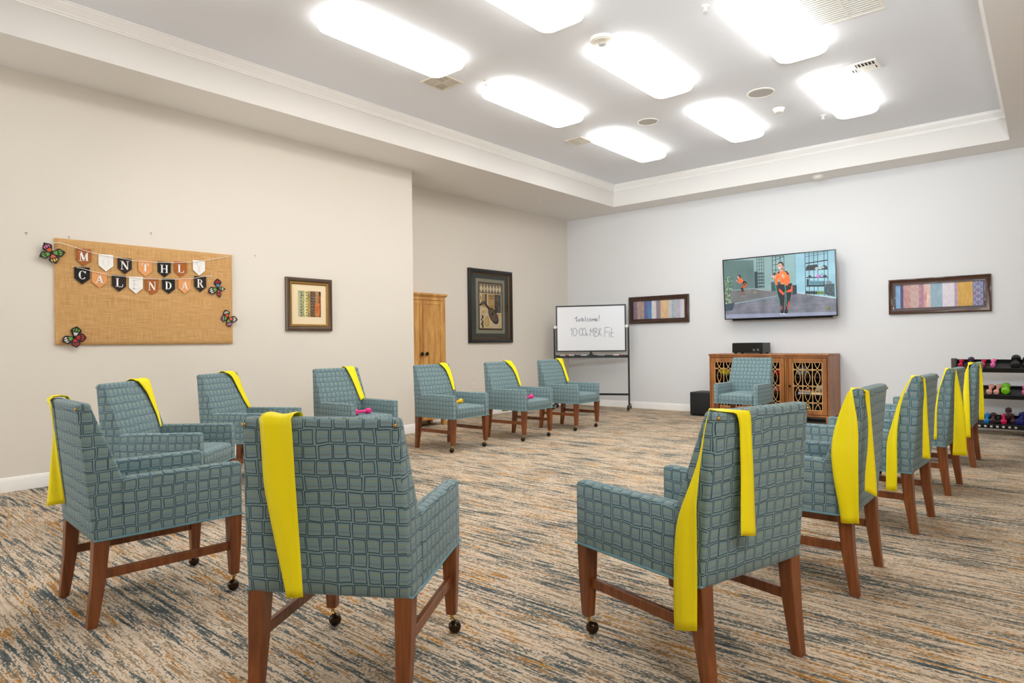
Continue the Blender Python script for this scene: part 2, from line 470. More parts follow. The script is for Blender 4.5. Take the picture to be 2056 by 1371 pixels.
def smoke(c, r, label):
    t = round_fitting('smoke_detector', label, 'smoke detector', c, ([(r, 0), (r, -.012), (r * .95, -.018)], [(r * .85, -.015), (r * .82, -.032), (r * .6, -.045), (.01, -.048)]), (MT['white'], MT['white']), 'cover')
smoke((-2.40, 7.375, ZC), .062, 'white smoke detector on the tray ceiling beside the larger speaker')
smoke((-2.54, 9.354, ZS), .075, 'white smoke detector under the soffit above the TV')
def sprinkler(c, label):
    t = thing('fire_sprinkler', label, 'sprinkler', c)
    b = B(); lathe(b, [(.032, 0), (.032, -.004), (.02, -.010), (.012, -.010)], 18); obj('escutcheon', b, MT['white'], t)
    b = B(); lathe(b, [(.009, -.008), (.009, -.022), (.006, -.030)], 10)
    for s in (-1, 1): tube(b, [(s * .009, 0, -.02), (s * .013, 0, -.032), (s * .004, 0, -.044)], .0022, 6)
    lathe(b, [(.018, -.044), (.018, -.047)], 14); obj('deflector', b, MT['white'], t)
sprinkler((-4.258, 4.633, ZC), 'ceiling sprinkler between the second and third lights of the left-hand column')
sprinkler((-2.075, 4.738, ZC), 'ceiling sprinkler near the top edge, beside the return-grille light')
sprinkler((-2.099, 7.947, ZC), 'ceiling sprinkler at the corner of the light nearest the TV wall')
sprinkler((-6.108, 7.838, ZS), 'sprinkler under the soffit above the mandolin picture')

# ---------------------------------------------------------------- lights
def lamp(name, typ, loc, energy, color, size=None, target=None, **kw):
    d = bpy.data.lights.new(name, typ); d.energy = energy; d.color = color
    if typ == 'AREA':
        d.size = size if not isinstance(size, tuple) else size[0]
        if isinstance(size, tuple): d.shape = 'RECTANGLE'; d.size_y = size[1]
    elif size is not None: d.shadow_soft_size = size
    for k, v in kw.items(): setattr(d, k, v)
    o = bpy.data.objects.new(name, d); COL.objects.link(o); o.location = loc
    if target is not None:
        o.rotation_euler = (Vector(target) - Vector(loc)).to_track_quat('-Z', 'Y').to_euler()
    return o
lamp('flash_light', 'AREA', (-4.6, -0.6, 1.5), FLASH, (1.0, 0.98, 0.97), .22, (-6.45, 8.0, 3.2), spread=math.radians(48))
lamp('back_wall_fill', 'AREA', (-1.5, -1.2, 3.15), WALL_FILL, (0.62, 0.83, 1.0), .6, (-2.9, 9.6, 1.9), spread=math.radians(55))  # added fill out of view, puts cool light on the back wall
lamp('ceiling_fill', 'AREA', (0.6, -1.4, 1.2), CEIL_FILL, (0.93, 0.97, 1.0), .8, (-1.2, 4.4, 3.66), spread=math.radians(46))  # added lamp behind the camera, brightens the tray ceiling and right soffit
lamp('rear_left_fill', 'AREA', (-4.6, RY + .05, 1.7), REAR_FILL, (0.9, 0.96, 1.0), (2.8, 2.0), (-1.4, 5, 0.8))  # added fill for the chair sides; the rear wall has no window
lamp('right_side_fill', 'AREA', (1.0, 0.6, 3.2), RIGHT_FILL, (1.0, 0.98, 0.95), (1.6, 1.6), (-1.2, 3.4, 0.4))  # unseen lamp added under the right soffit to lift that side
w = bpy.data.worlds.new('World'); scene.world = w; w.use_nodes = True
w.node_tree.nodes['Background'].inputs[0].default_value = (0.9, 0.93, 1, 1); w.node_tree.nodes['Background'].inputs[1].default_value = 0.3
scene.cycles.max_bounces = 6; scene.cycles.diffuse_bounces = 4; scene.cycles.glossy_bounces = 3; scene.cycles.sample_clamp_indirect = 6; scene.cycles.adaptive_threshold = 0.08; scene.cycles.caustics_reflective = False; scene.cycles.caustics_refractive = False
scene.view_settings.view_transform = 'Standard'; scene.view_settings.look = 'None'
scene.view_settings.exposure = EXPO; scene.view_settings.gamma = GAMMA
# ---------------------------------------------------------------- armchairs
def make_chair():
    t = thing('armchair', '', 'armchair')
    F = MT['fabric']
    # backrest
    b = B(); rg = []
    prof = [(.342, -.303, -.190, .262), (.345, -.306, -.186, .266), (.40, -.311, -.188, .2665), (.46, -.316, -.190, .2655), (.52, -.322, -.192, .264), (.585, -.328, -.200, .262), (.64, -.333, -.219, .260),
            (.70, -.338, -.241, .257), (.76, -.344, -.263, .255), (.82, -.349, -.285, .2525), (.868, -.3545, -.302, .2505), (.878, -.3545, -.304, .249), (.884, -.350, -.308, .245), (.887, -.343, -.314, .238)]
    for z, y0, y1, hw in prof: rg.append([(x, y, z) for x, y in rrect(-hw, hw, y0, y1, .013, 3)])
    loft(b, rg); obj('backrest', b, F, t, 40)
    # seat with a crowned cushion
    b = B(); rg = []
    for ins, z, fy in ((.004, .342, .276), (0, .346, .280), (0, .385, .283), (0, .425, .285), (.004, .440, .283), (.014, .450, .277), (.04, .459, .262), (.085, .468, .225), (.13, .473, .17)):
        rg.append([(x, y, z) for x, y in rrect(-.2105 + ins, .2105 - ins, -.2, fy, .012, 3)])
    loft(b, rg); obj('seat', b, F, t, 50)
    # arms
    for s in (-1, 1):
        b = B(); x0, x1 = sorted((s * .2115, s * .2705)); rg = []
        for ins, z in ((.004, .342), (0, .346), (0, .566), (.003, .574), (.009, .579), (.016, .581)):
            rg.append([(x, y, z) for x, y in rrect(x0 + ins, x1 - ins, -.208 + ins, .282 - ins, .011, 3)])
        loft(b, rg); obj('armrest', b, F, t, 40)
    # welt round the lower edge
    b = B(); tube(b, [(-.270, -.300, .344), (.270, -.300, .344), (.2725, -.2, .344), (.2725, .283, .344), (-.2725, .283, .344), (-.2725, -.2, .344)], .0045, 6, True)
    obj('piping', b, MT['pipe'], t)
    W = MT['legwood']
    for s in (-1, 1):
        b = B(); rg = []
        for z, cx, cy, h in ((.346, .2385, -.2745, .0285), (.18, .2395, -.286, .0245), (.0, .2385, -.309, .0185)):
            rg.append([(s * cx + px, cy + py, z) for px, py in rrect(-h, h, -h, h, .003, 1)])
        loft(b, rg); obj('leg', b, W, t)
        b = B(); rg = []
        for z, cx, cy, h in ((.346, .2400, .252, .0285), (.2, .2415, .251, .0245), (.072, .2425, .250, .0185)):
            rg.append([(s * cx + px, cy + py, z) for px, py in rrect(-h, h, -h, h, .003, 1)])
        loft(b, rg); lg = obj('leg', b, W, t)
        b = B(); X, Y = s * .2425, .250; ox, oy = .013, -.008
        lathe(b, [(.012, .074), (.012, .066), (.007, .064), (.007, .050)], 10, 0, Matrix.Translation((X, Y, 0)))
        tube(b, [(X, Y, .055), (X + ox * .6, Y + oy * .6, .05), (X + ox, Y + oy, .047)], .006, 8)
        ball(b, (X + ox, Y + oy, .0245), .0245, 1, 16)
        tube(b, [(X + ox - .014, Y + oy, .0245), (X + ox + .014, Y + oy, .0245)], .026, 16, False, 0) if False else None
        obj('caster', b, [MT['brass'], MT['casterball']], lg)
        b = B(); box(b, *sorted((s * .229, s * .249)), -.292, .236, .183, .219, .002, 1)
        obj('stretcher', b, W, t)
    for s in (-1, 1):
        b = B(); ball(b, (s * .240, -.3545, .866), (.0068, .006, .0068), 0, 12); obj('stud', b, MT['brass'], t)
    return t

POSES = {'A': (-3.165, 1.188, -4.003), 'B': (-1.888, 1.398, 31.226), 'C': (-1.092, 2.224, 75.503), 'D': (-1.021, 3.31, 90.6), 'E': (-.975, 4.509, 88.152), 'F': (-.956, 5.695, 88.032), 'G': (-.941, 6.992, 90.752),
         'H': (-4.425, 1.781, -47.851), 'I': (-5.138, 2.702, -58.846), 'J': (-5.133, 3.718, -89.509), 'K': (-5.033, 4.881, -89.989), 'L': (-4.94, 5.901, -89.269), 'M': (-4.958, 6.944, -88.812), 'N': (-3.077, 7.999, -178.528)}
CL = {'A': ('teal checked armchair seen from behind its right arm, back corner draped in yellow', 'over the back corner of the armchair seen from behind its right arm'),
      'B': ('big teal checked armchair seen squarely from behind with two brass studs', 'narrowing down the back of the big armchair seen squarely from behind'),
      'C': ('big teal checked armchair turned three-quarters away, left arm toward the open floor', 'with one short and one long end on the big three-quarter armchair'),
      'D': ('teal checked armchair right behind the three-quarter one, side hidden by the widest band', 'spread widest, over the armchair right behind the three-quarter one'),
      'E': ('third teal checked armchair in the row of side-on backs past the widest band', 'pinched at the top on the third armchair of the side-on row'),
      'F': ('fourth teal checked armchair in the row of side-on backs, next to the last', 'hanging wide behind the fourth armchair of the side-on row'),
      'G': ('teal checked armchair ending the side-on row, in front of the dumbbell rack', 'over the last armchair of the row before the dumbbell rack'),
      'H': ('teal checked armchair turned diagonally, both arms showing, below the butterfly burlap board', 'down the front of the diagonal armchair below the burlap board'),
      'I': ('teal checked armchair partly behind the big back-view chair, below the burlap board edge', 'down the front of the armchair partly behind the big back-view chair'),
      'J': ('teal checked armchair with a pink dumbbell, below the small square picture', 'down the front of the armchair below the small square picture'),
      'K': ('teal checked armchair with a yellow dumbbell, in front of the wooden armoire', 'down the front of the armchair in front of the wooden armoire'),
      'L': ('teal checked armchair with a pink dumbbell, below the tall mandolin picture', 'down the front of the armchair below the tall mandolin picture'),
      'M': ('teal checked armchair with an empty seat beside the whiteboard stand', 'down the front of the armchair beside the whiteboard stand'),
      'N': ('teal checked armchair without any band, facing us before the lattice-door cabinets', None)}
chair0 = make_chair(); used = False
for k, (x, y, a) in POSES.items():
    if not used:
        chair0.location = (x, y, 0); chair0.rotation_euler = (0, 0, math.radians(a)); chair0['label'] = CL[k][0]; chair0['group'] = 'teal checked armchairs in a horseshoe'; used = True
    else: dup(chair0, (x, y, 0), math.radians(a), CL[k][0], 'teal checked armchairs in a horseshoe')

# ---------------------------------------------------------------- yellow exercise bands over the chair backs (chair-local metres)
TAILS={
'A':{'rear':([[-0.186,-0.356,0.887],[-0.18,-0.349,0.786],[-0.187,-0.358,0.659],[-0.196,-0.368,0.542],[-0.205,-0.379,0.42]],[[-0.148,-0.313,0.886],[-0.166,-0.333,0.786],[-0.156,-0.323,0.647],[-0.149,-0.314,0.529],[-0.144,-0.309,0.431]])},
'B':{'rear':([[-0.182,-0.366,0.895],[-0.178,-0.366,0.847],[-0.171,-0.366,0.685],[-0.141,-0.366,0.538],[-0.098,-0.366,0.35]],[[-0.078,-0.366,0.889],[-0.074,-0.366,0.847],[-0.067,-0.366,0.688],[-0.058,-0.366,0.528],[-0.048,-0.366,0.356]])},
'C':{'rear':([[-0.183,-0.366,0.892],[-0.158,-0.366,0.854],[-0.151,-0.366,0.688],[-0.16,-0.366,0.5]],[[-0.108,-0.366,0.887],[-0.1,-0.366,0.782],[-0.091,-0.366,0.68],[-0.079,-0.366,0.486]]),'side':([[-0.285,-0.317,0.837],[-0.285,-0.303,0.74],[-0.285,-0.268,0.636],[-0.285,-0.224,0.533],[-0.285,-0.212,0.442],[-0.285,-0.206,0.271],[-0.285,-0.209,0.187]],[[-0.285,-0.319,0.834],[-0.285,-0.31,0.741],[-0.285,-0.306,0.643],[-0.285,-0.306,0.551],[-0.285,-0.305,0.466],[-0.285,-0.301,0.301],[-0.285,-0.298,0.215]])},
'D':{'side':([[-0.285,-0.303,0.897],[-0.285,-0.27,0.809],[-0.285,-0.24,0.702],[-0.285,-0.231,0.613],[-0.285,-0.242,0.491],[-0.285,-0.264,0.363],[-0.285,-0.267,0.316]],[[-0.285,-0.311,0.893],[-0.285,-0.322,0.82],[-0.285,-0.336,0.752],[-0.285,-0.339,0.675],[-0.285,-0.338,0.504],[-0.285,-0.337,0.375],[-0.285,-0.338,0.324]]),'rear':([[-0.252,-0.351,0.897],[-0.237,-0.362,0.827],[-0.23,-0.367,0.74],[-0.236,-0.363,0.637],[-0.249,-0.353,0.543],[-0.253,-0.35,0.461]],[[-0.228,-0.369,0.891],[-0.223,-0.373,0.818],[-0.216,-0.378,0.713],[-0.21,-0.383,0.618],[-0.203,-0.388,0.513],[-0.202,-0.389,0.428]])},
'E':{'side':([[-0.285,-0.302,0.879],[-0.285,-0.272,0.827],[-0.285,-0.24,0.733],[-0.285,-0.219,0.64],[-0.285,-0.186,0.521],[-0.285,-0.182,0.404],[-0.285,-0.178,0.235]],[[-0.285,-0.31,0.879],[-0.285,-0.287,0.839],[-0.285,-0.261,0.757],[-0.285,-0.244,0.641],[-0.285,-0.237,0.526],[-0.285,-0.238,0.41],[-0.285,-0.234,0.237]]),'rear':([[-0.23,-0.356,0.884],[-0.223,-0.364,0.804],[-0.23,-0.356,0.712],[-0.233,-0.353,0.587],[-0.237,-0.348,0.433]],[[-0.22,-0.367,0.878],[-0.216,-0.372,0.804],[-0.214,-0.375,0.644],[-0.21,-0.379,0.53],[-0.207,-0.382,0.425]])},
'F':{'side':([[-0.285,-0.302,0.879],[-0.285,-0.286,0.82],[-0.285,-0.262,0.743],[-0.285,-0.245,0.6],[-0.285,-0.235,0.391]],[[-0.285,-0.312,0.879],[-0.285,-0.294,0.82],[-0.285,-0.270,0.743],[-0.285,-0.256,0.6],[-0.285,-0.254,0.393]]),'rear':([[-0.222,-0.356,0.883],[-0.225,-0.35,0.708],[-0.227,-0.346,0.555],[-0.233,-0.335,0.286]],[[-0.218,-0.364,0.878],[-0.204,-0.392,0.698],[-0.197,-0.406,0.556],[-0.193,-0.414,0.284]])},
'G':{'side':([[-0.285,-0.281,0.869],[-0.285,-0.257,0.806],[-0.285,-0.246,0.707],[-0.285,-0.247,0.595],[-0.285,-0.253,0.435],[-0.285,-0.258,0.255]],[[-0.285,-0.287,0.869],[-0.285,-0.285,0.807],[-0.285,-0.288,0.708],[-0.285,-0.291,0.597],[-0.285,-0.294,0.437],[-0.285,-0.296,0.259]]),'rear':([[-0.224,-0.352,0.88],[-0.222,-0.356,0.768],[-0.223,-0.353,0.62],[-0.226,-0.348,0.407]],[[-0.217,-0.367,0.886],[-0.21,-0.379,0.768],[-0.209,-0.382,0.62],[-0.207,-0.385,0.406]])},
'H':{'front':([[-0.098,-0.303,0.899],[-0.169,-0.27,0.804],[-0.19,-0.217,0.652],[-0.18,-0.189,0.57]],[[-0.244,-0.3,0.891],[-0.235,-0.268,0.799],[-0.225,-0.222,0.665],[-0.197,-0.189,0.572]])},
'I':{'front':([[-0.054,-0.302,0.895],[-0.121,-0.288,0.855],[-0.152,-0.249,0.745],[-0.194,-0.207,0.622],[-0.216,-0.191,0.576]],[[-0.18,-0.301,0.893],[-0.215,-0.282,0.839],[-0.215,-0.248,0.74],[-0.246,-0.209,0.628],[-0.272,-0.193,0.582]])},
'J':{'front':([[-0.087,-0.301,0.892],[-0.126,-0.265,0.789],[-0.156,-0.226,0.676],[-0.178,-0.186,0.564]],[[-0.191,-0.299,0.888],[-0.201,-0.264,0.785],[-0.216,-0.224,0.672],[-0.234,-0.194,0.585]])},
'K':{'front':([[-0.1,-0.299,0.888],[-0.159,-0.278,0.828],[-0.183,-0.243,0.725],[-0.197,-0.197,0.594]],[[-0.209,-0.298,0.885],[-0.235,-0.277,0.825],[-0.233,-0.242,0.723],[-0.227,-0.196,0.592]])},
'L':{'front':([[-0.098,-0.299,0.886],[-0.175,-0.271,0.807],[-0.208,-0.237,0.709],[-0.223,-0.193,0.584]],[[-0.209,-0.298,0.883],[-0.25,-0.27,0.804],[-0.263,-0.231,0.691],[-0.293,-0.194,0.585]])},
'M':{'front':([[-0.145,-0.3,0.89],[-0.192,-0.27,0.804],[-0.198,-0.233,0.698],[-0.196,-0.19,0.575]],[[-0.266,-0.299,0.887],[-0.265,-0.257,0.766],[-0.271,-0.22,0.659],[-0.296,-0.195,0.587]])},
}
def resamp(P, n):
    P = np.array(P, float); d = np.r_[0, np.cumsum(np.linalg.norm(np.diff(P, axis=0), axis=1))]
    s = np.linspace(0, d[-1], n); R = np.stack([np.interp(s, d, P[:, i]) for i in range(3)], 1)
    for _ in range(2): R[1:-1] = .25 * R[:-2] + .5 * R[1:-1] + .25 * R[2:]
    return R
def rear_y(z): return -.303 - (.884 - z) * 0 - .0515 * max(0, min(1, (z - .34) / .53))
def make_band(k):
    T = {a: [np.array(v[0]), np.array(v[1])] for a, v in TAILS[k].items()}
    rows = []                                # list of (P_left, P_right), from the free end of one tail over the top to the other
    n = 22
    if 'side' in T:
        L, R = resamp(T['side'][0], n), resamp(T['side'][1], n)
        for A in (L, R):
            for p in A:
                p[0] = -.2545 - .030 * min(1, max(0, (.885 - p[2]) / .28)); p[2] = min(p[2], .884)
        rl, rr = resamp(T['rear'][0], n), resamp(T['rear'][1], n)
        for A in (rl, rr):
            for p in A:
                p[1] = min(p[1], rear_y(p[2]) - .006); p[2] = min(p[2], .880)
        rows += [(L[i], R[i]) for i in range(n - 1, -1, -1)]
        rows.append((np.array((-.236, L[0][1], .8925)), np.array((-.244, min(R[0][1], -.325), .8925))))
        mid = .5 * (rl[0] + rr[0])
        rows.append((np.array((min(rr[0][0], -.18), -.335, .8935)), np.array((-.238, -.349, .8915))))
        rows += [(rr[i], rl[i]) for i in range(n)]
    elif 'rear' in T:
        L, R = resamp(T['rear'][0], n), resamp(T['rear'][1], n)
        if k == 'A':
            L[0] = (-.232, -.364, .882); R[0] = (-.168, -.364, .882); L[1][1] = min(L[1][1], -.366)
        for A in (L, R):
            for p in A: p[1] = min(p[1], rear_y(p[2]) - .008); p[2] = min(p[2], .882)
        rows += [(L[i], R[i]) for i in range(n - 1, -1, -1)]
        a, c = L[0][0], R[0][0]
        for y, z in ((-.350, .8925), (-.325, .895), (-.303, .8905), (-.292, .870), (-.273, .82), (-.252, .76)): rows.append((np.array((a, y, z)), np.array((c, y, z))))
    else:
        L, R = resamp(T['front'][0], n), resamp(T['front'][1], n)
        for A in (L, R):
            for p in A:
                p[0] = max(p[0], -.256); p[2] = min(p[2], .884); p[1] += .006
        rows += [(L[i], R[i]) for i in range(n - 1, -1, -1)]
        a, c = L[0][0], R[0][0]; zb = .27 if k == 'L' else .44
        for y, z in ((-.316, .894), (-.340, .895), (-.360, .885), (-.364, .80), (-.365, .65), (-.366, .5), (-.367, zb)): rows.append((np.array((a, y, z)), np.array((c, y, z))))
    b = B(); m = 7; V = []
    nr = len(rows)
    for i, (p, q) in enumerate(rows):
        w = np.linalg.norm(q - p); e = (q - p) / max(w, 1e-6)
        p2, q2 = (rows[min(i + 1, nr - 1)]), (rows[max(i - 1, 0)])
        d = (p2[0] + p2[1]) - (q2[0] + q2[1]); d = d / max(np.linalg.norm(d), 1e-6)
        nn = np.cross(e, d)
        r = []
        for j in range(m):
            u = j / (m - 1); pt = p * (1 - u) + q * u
            c = np.array((0, -.335, pt[2])) - pt; s = -1 if nn @ c > 0 else 1     # fold outward from the chair
            pt = pt + nn * s * (.0035 * (1 + math.sin(u * 7.5 + i * .16 + ord(k))) * min(1, w / .06))
            r.append(b.verts.new(pt))
        V.append(r)
    for i in range(nr - 1):
        for j in range(m - 1): b.faces.new((V[i][j], V[i][j + 1], V[i + 1][j + 1], V[i + 1][j]))
    x, y, a = POSES[k]
    o = obj('exercise_band', b, MT['yellow'], angle=180)
    s = o.modifiers.new('thickness', 'SOLIDIFY'); s.thickness = .0016; s.offset = 0
    o.location = (x, y, 0); o.rotation_euler = (0, 0, math.radians(a))
    tag(o, 'yellow exercise band ' + CL[k][1], 'exercise band', 'yellow exercise bands on the chair backs')
for k in POSES:
    if k in TAILS: make_band(k)

# ---------------------------------------------------------------- dumbbells
def dumbbell_bm(L=.19, rh=.030, r=.015, sides=6, mi=(0, 0)):
    b = B(); h = L * .27
    for s in (-1, 1):
        M = Matrix.Rotation(PI / 2, 4, 'Y') @ Matrix.Translation((0, 0, s * (L / 2 - h / 2)))
        lathe(b, [(rh * .72, -h / 2), (rh * .95, -h / 2 + .006), (rh, -h / 2 + .012), (rh, h / 2 - .012), (rh * .95, h / 2 - .006), (rh * .72, h / 2)], sides, mi[0], M)
    lathe(b, [(r, -L * .26), (r * .92, 0), (r, L * .26)], 12, mi[1], Matrix.Rotation(PI / 2, 4, 'Y'))
    return b
DB = {n: plain('neoprene_' + n, c, .45, var=.02, scale=60) for n, c in dict(pink=(232, 52, 140), yellow=(246, 196, 16), crimson=(205, 20, 70), purple=(66, 36, 66), lightpink=(238, 110, 170), black=(18, 18, 20), peach=(226, 164, 148), green=(118, 196, 24),
      blue=(20, 128, 196), maroon=(70, 38, 42), hotpink=(226, 28, 92), navy=(22, 32, 112)).items()}
def dumbbell(color, loc, rot, label, L=.19, rh=.03, r=.015, sides=6, group=None, handle=None):
    if handle is None:
        o = obj('dumbbell', dumbbell_bm(L, rh, r, sides), DB[color], angle=25)
        o.location = loc; o.rotation_euler = rot; tag(o, label, 'dumbbell', group); return o
    t = thing('dumbbell', label, 'dumbbell', loc, 0, group, rot)
    h = L * .34
    for s in (-1, 1):
        b = B(); lathe(b, [(rh * .7, -h / 2), (rh, -h / 2 + .014), (rh, h / 2 - .014), (rh * .7, h / 2)], 18, 0, Matrix.Rotation(PI / 2, 4, 'Y') @ Matrix.Translation((0, 0, s * (L / 2 - h / 2))))
        obj('head', b, DB[color], t)
    b = B(); lathe(b, [(r, -L * .2), (r, L * .2)], 12, 0, Matrix.Rotation(PI / 2, 4, 'Y')); obj('handle', b, handle, t)
g = 'dumbbells lying on chair seats'
dumbbell('pink', (-4.955, 3.645, .497), (0, 0, math.radians(93)), 'pink dumbbell on the chair seat below the small square picture', .20, .027, .014, group=g)
dumbbell('yellow', (-4.93, 4.855, .497), (0, 0, math.radians(112)), 'yellow dumbbell on the chair seat in front of the armoire', .21, .027, .014, group=g)
dumbbell('pink', (-4.73, 5.80, .489), (0, 0, math.radians(104)), 'pink dumbbell on the chair seat below the mandolin picture', .20, .027, .014, group=g)

# ---------------------------------------------------------------- dumbbell rack
t = thing('dumbbell_rack', 'black three-tier dumbbell rack against the wall behind the last chair', 'dumbbell rack', (-.46, 9.33, 0))
RK = MT['black']
for s in (-1, 1):
    b = B(); x = s * .575; 
    loft(b, [[(x + px, y + py, z) for px, py in rrect(-.026, .026, -.045, .045, .006, 2)] for y, z in ((-.02, .03), (-.08, .865))])
    box(b, x - .026, x + .026, -.24, .24, 0, .045, .006, 1)
    obj('side_post', b, plain('rack_grey', (74, 68, 66), .5), t)
for zc in (.80, .50, .165):
    b = B()
    M = Matrix.Translation((0, -.10, zc - .01)) @ Matrix.Rotation(math.radians(26), 4, 'X')
    box(b, -.56, .56, -.115, .10, -.012, -.004, .002, 1, 0, M)
    box(b, -.56, .56, -.125, -.113, -.03, .028, .002, 1, 0, M)
    box(b, -.56, .56, .09, .102, -.03, .022, .002, 1, 0, M)
    sh = obj('shelf', b, RK, t)
    if zc < .2:
        random.seed(3)
        for k in range(7):
            b = B(); x = -.34 + .055 * k
            box(b, x, x + .022, -.1275, -.1255, -.012, .012, 0, 1, 0, M); obj('weight_sticker', b, MT['white'], sh)
tilt = math.radians(26)
def rackdb(color, x, tier, label, L=.16, rh=.032, r=.016, yaw=90, handle=None, sides=6, roll=0, dy=0, dz=0):
    z = (.80, .50, .165)[tier]
    R = Matrix.Rotation(tilt, 4, 'X') @ Matrix.Rotation(math.radians(yaw), 4, 'Z'); off = Matrix.Rotation(tilt, 4, 'X') @ Vector((0, dy, rh + .001 + dz))
    dumbbell(color, (x, 9.23 + off.y, z - .012 + off.z), R.to_euler(), label, L, rh, r, sides, 'dumbbells on the rack', handle)
rackdb('crimson', -.965, 0, 'small crimson dumbbell on the top tier next to the rack post', .13, .026, .012, dz=-.002)
rackdb('purple', -.87, 0, 'dark purple dumbbell on the top tier, mostly behind the last chair back', .17, .036, .016)
rackdb('crimson', -.75, 0, 'crimson dumbbell on the top tier just beside the last chair back', .13, .026, .012)
rackdb('lightpink', -.66, 0, 'light pink dumbbell standing alone on the black top tier', .14, .028, .013)
rackdb('black', -.455, 0, 'larger round black dumbbell on the top tier', .20, .045, .016, sides=20)
rackdb('black', -.365, 0, 'lower black dumbbell at the frame edge on the top tier', .18, .036, .016, sides=20)
rackdb('peach', -.69, 1, 'peach dumbbell on the middle tier next to the chair band', .17, .030, .014, yaw=84)
rackdb('peach', -.622, 1, 'peach dumbbell on the middle tier touching the green one', .17, .030, .014, yaw=82)
rackdb('green', -.548, 1, 'bright green dumbbell with white grip on the middle tier', .15, .042, .014, sides=18, handle=MT['white'])
rackdb('lightpink', -.375, 1, 'light pink dumbbell cut by the picture edge on the middle tier', .15, .032, .014)
rackdb('blue', -.725, 2, 'sky blue dumbbell on the bottom tier next to the chair band', .16, .030, .015)
rackdb('maroon', -.668, 2, 'maroon dumbbell on the bottom tier touching the sky blue one', .17, .034, .016)
rackdb('black', -.617, 2, 'small black dumbbell low between maroon and hot pink ones on the bottom tier', .12, .026, .014, dy=-.03)
rackdb('hotpink', -.568, 2, 'hot pink dumbbell on the bottom tier', .16, .031, .015)
rackdb('maroon', -.532, 2, 'maroon dumbbell heaped on top beside the hot pink one, bottom tier', .17, .034, .016, dy=.05, dz=.045)
rackdb('maroon', -.492, 2, 'maroon dumbbell leaning against the navy one, bottom tier', .16, .030, .015, yaw=102, dz=.01)
rackdb('navy', -.415, 2, 'largest navy blue dumbbell on the bottom tier', .20, .043, .02, yaw=80)
# ---------------------------------------------------------------- wall pieces: local x = along the wall, z = up, -y = out of the wall
ROT_L = PI / 2          # things on the burlap-board wall / recess wall (they face +X)
def frame_sweep(bm, w, h, prof, mi=0):
    """prof: (inset from the outer edge, local y)"""
    rings = []
    for ins, y in prof:
        a, c = w / 2 - ins, h / 2 - ins
        rings.append([(-a, y, -c), (a, y, -c), (a, y, c), (-a, y, c)])
    loft(bm, rings, True, False, False, mi)
def rect(bm, x0, x1, z0, z1, y, mi=0): poly(bm, [(x0, y, z0), (x1, y, z0), (x1, y, z1), (x0, y, z1)], mi)
def art(name, strips, parent, y, extra=None):
    b = B(); mats = []
    for x0, x1, z0, z1, m in strips:
        if m not in mats: mats.append(m)
        rect(b, x0, x1, z0, z1, y, mats.index(m))
    if extra: extra(b, mats)
    return obj(name, b, mats, parent)
def pmat(n, a, c, sc=60, stretch=(1, 1, 1)): return plain(n, a, .55, c2=c, scale=sc, stretch=stretch)

# -- burlap board
t = thing('burlap_board', 'large burlap-covered notice board on the wall with lettered banners', 'notice board', (XL + .001, 2.3395, 1.5775), ROT_L)
b = B(); W, H = 1.478, .874
g = bmesh.new(); bmesh.ops.create_grid(g, x_segments=90, y_segments=54, size=.5)
for v in g.verts:
    x, z = v.co.x * W, v.co.y * H
    d = min(W / 2 - abs(x), H / 2 - abs(z))
    y = -.028 + .012 * max(0, 1 - d / .02) ** 2
    for cx, cz, ln, sl, amp in ((-.22, -.04, .30, -.08, .011), (.05, -.02, .26, -.03, .007), (.30, -.06, .25, .02, .003), (-.45, .30, .12, .0, .004), (.15, .34, .3, -.02, .003), (-.4, -.3, .3, .05, .003), (.35, -.28, .35, .02, .003)):
        u = (x - cx) / ln
        if abs(u) < 1: y -= amp * (1 - u * u) ** 2 * math.exp(-((z - cz - sl * (x - cx)) / .012) ** 2)
    v.co = Vector((x, y, z))
merge(b, g)
box(b, -W / 2, W / 2, -.017, 0, -H / 2, H / 2, .002, 1)
obj('burlap_cover', b, MT['burlap'], t, 60)

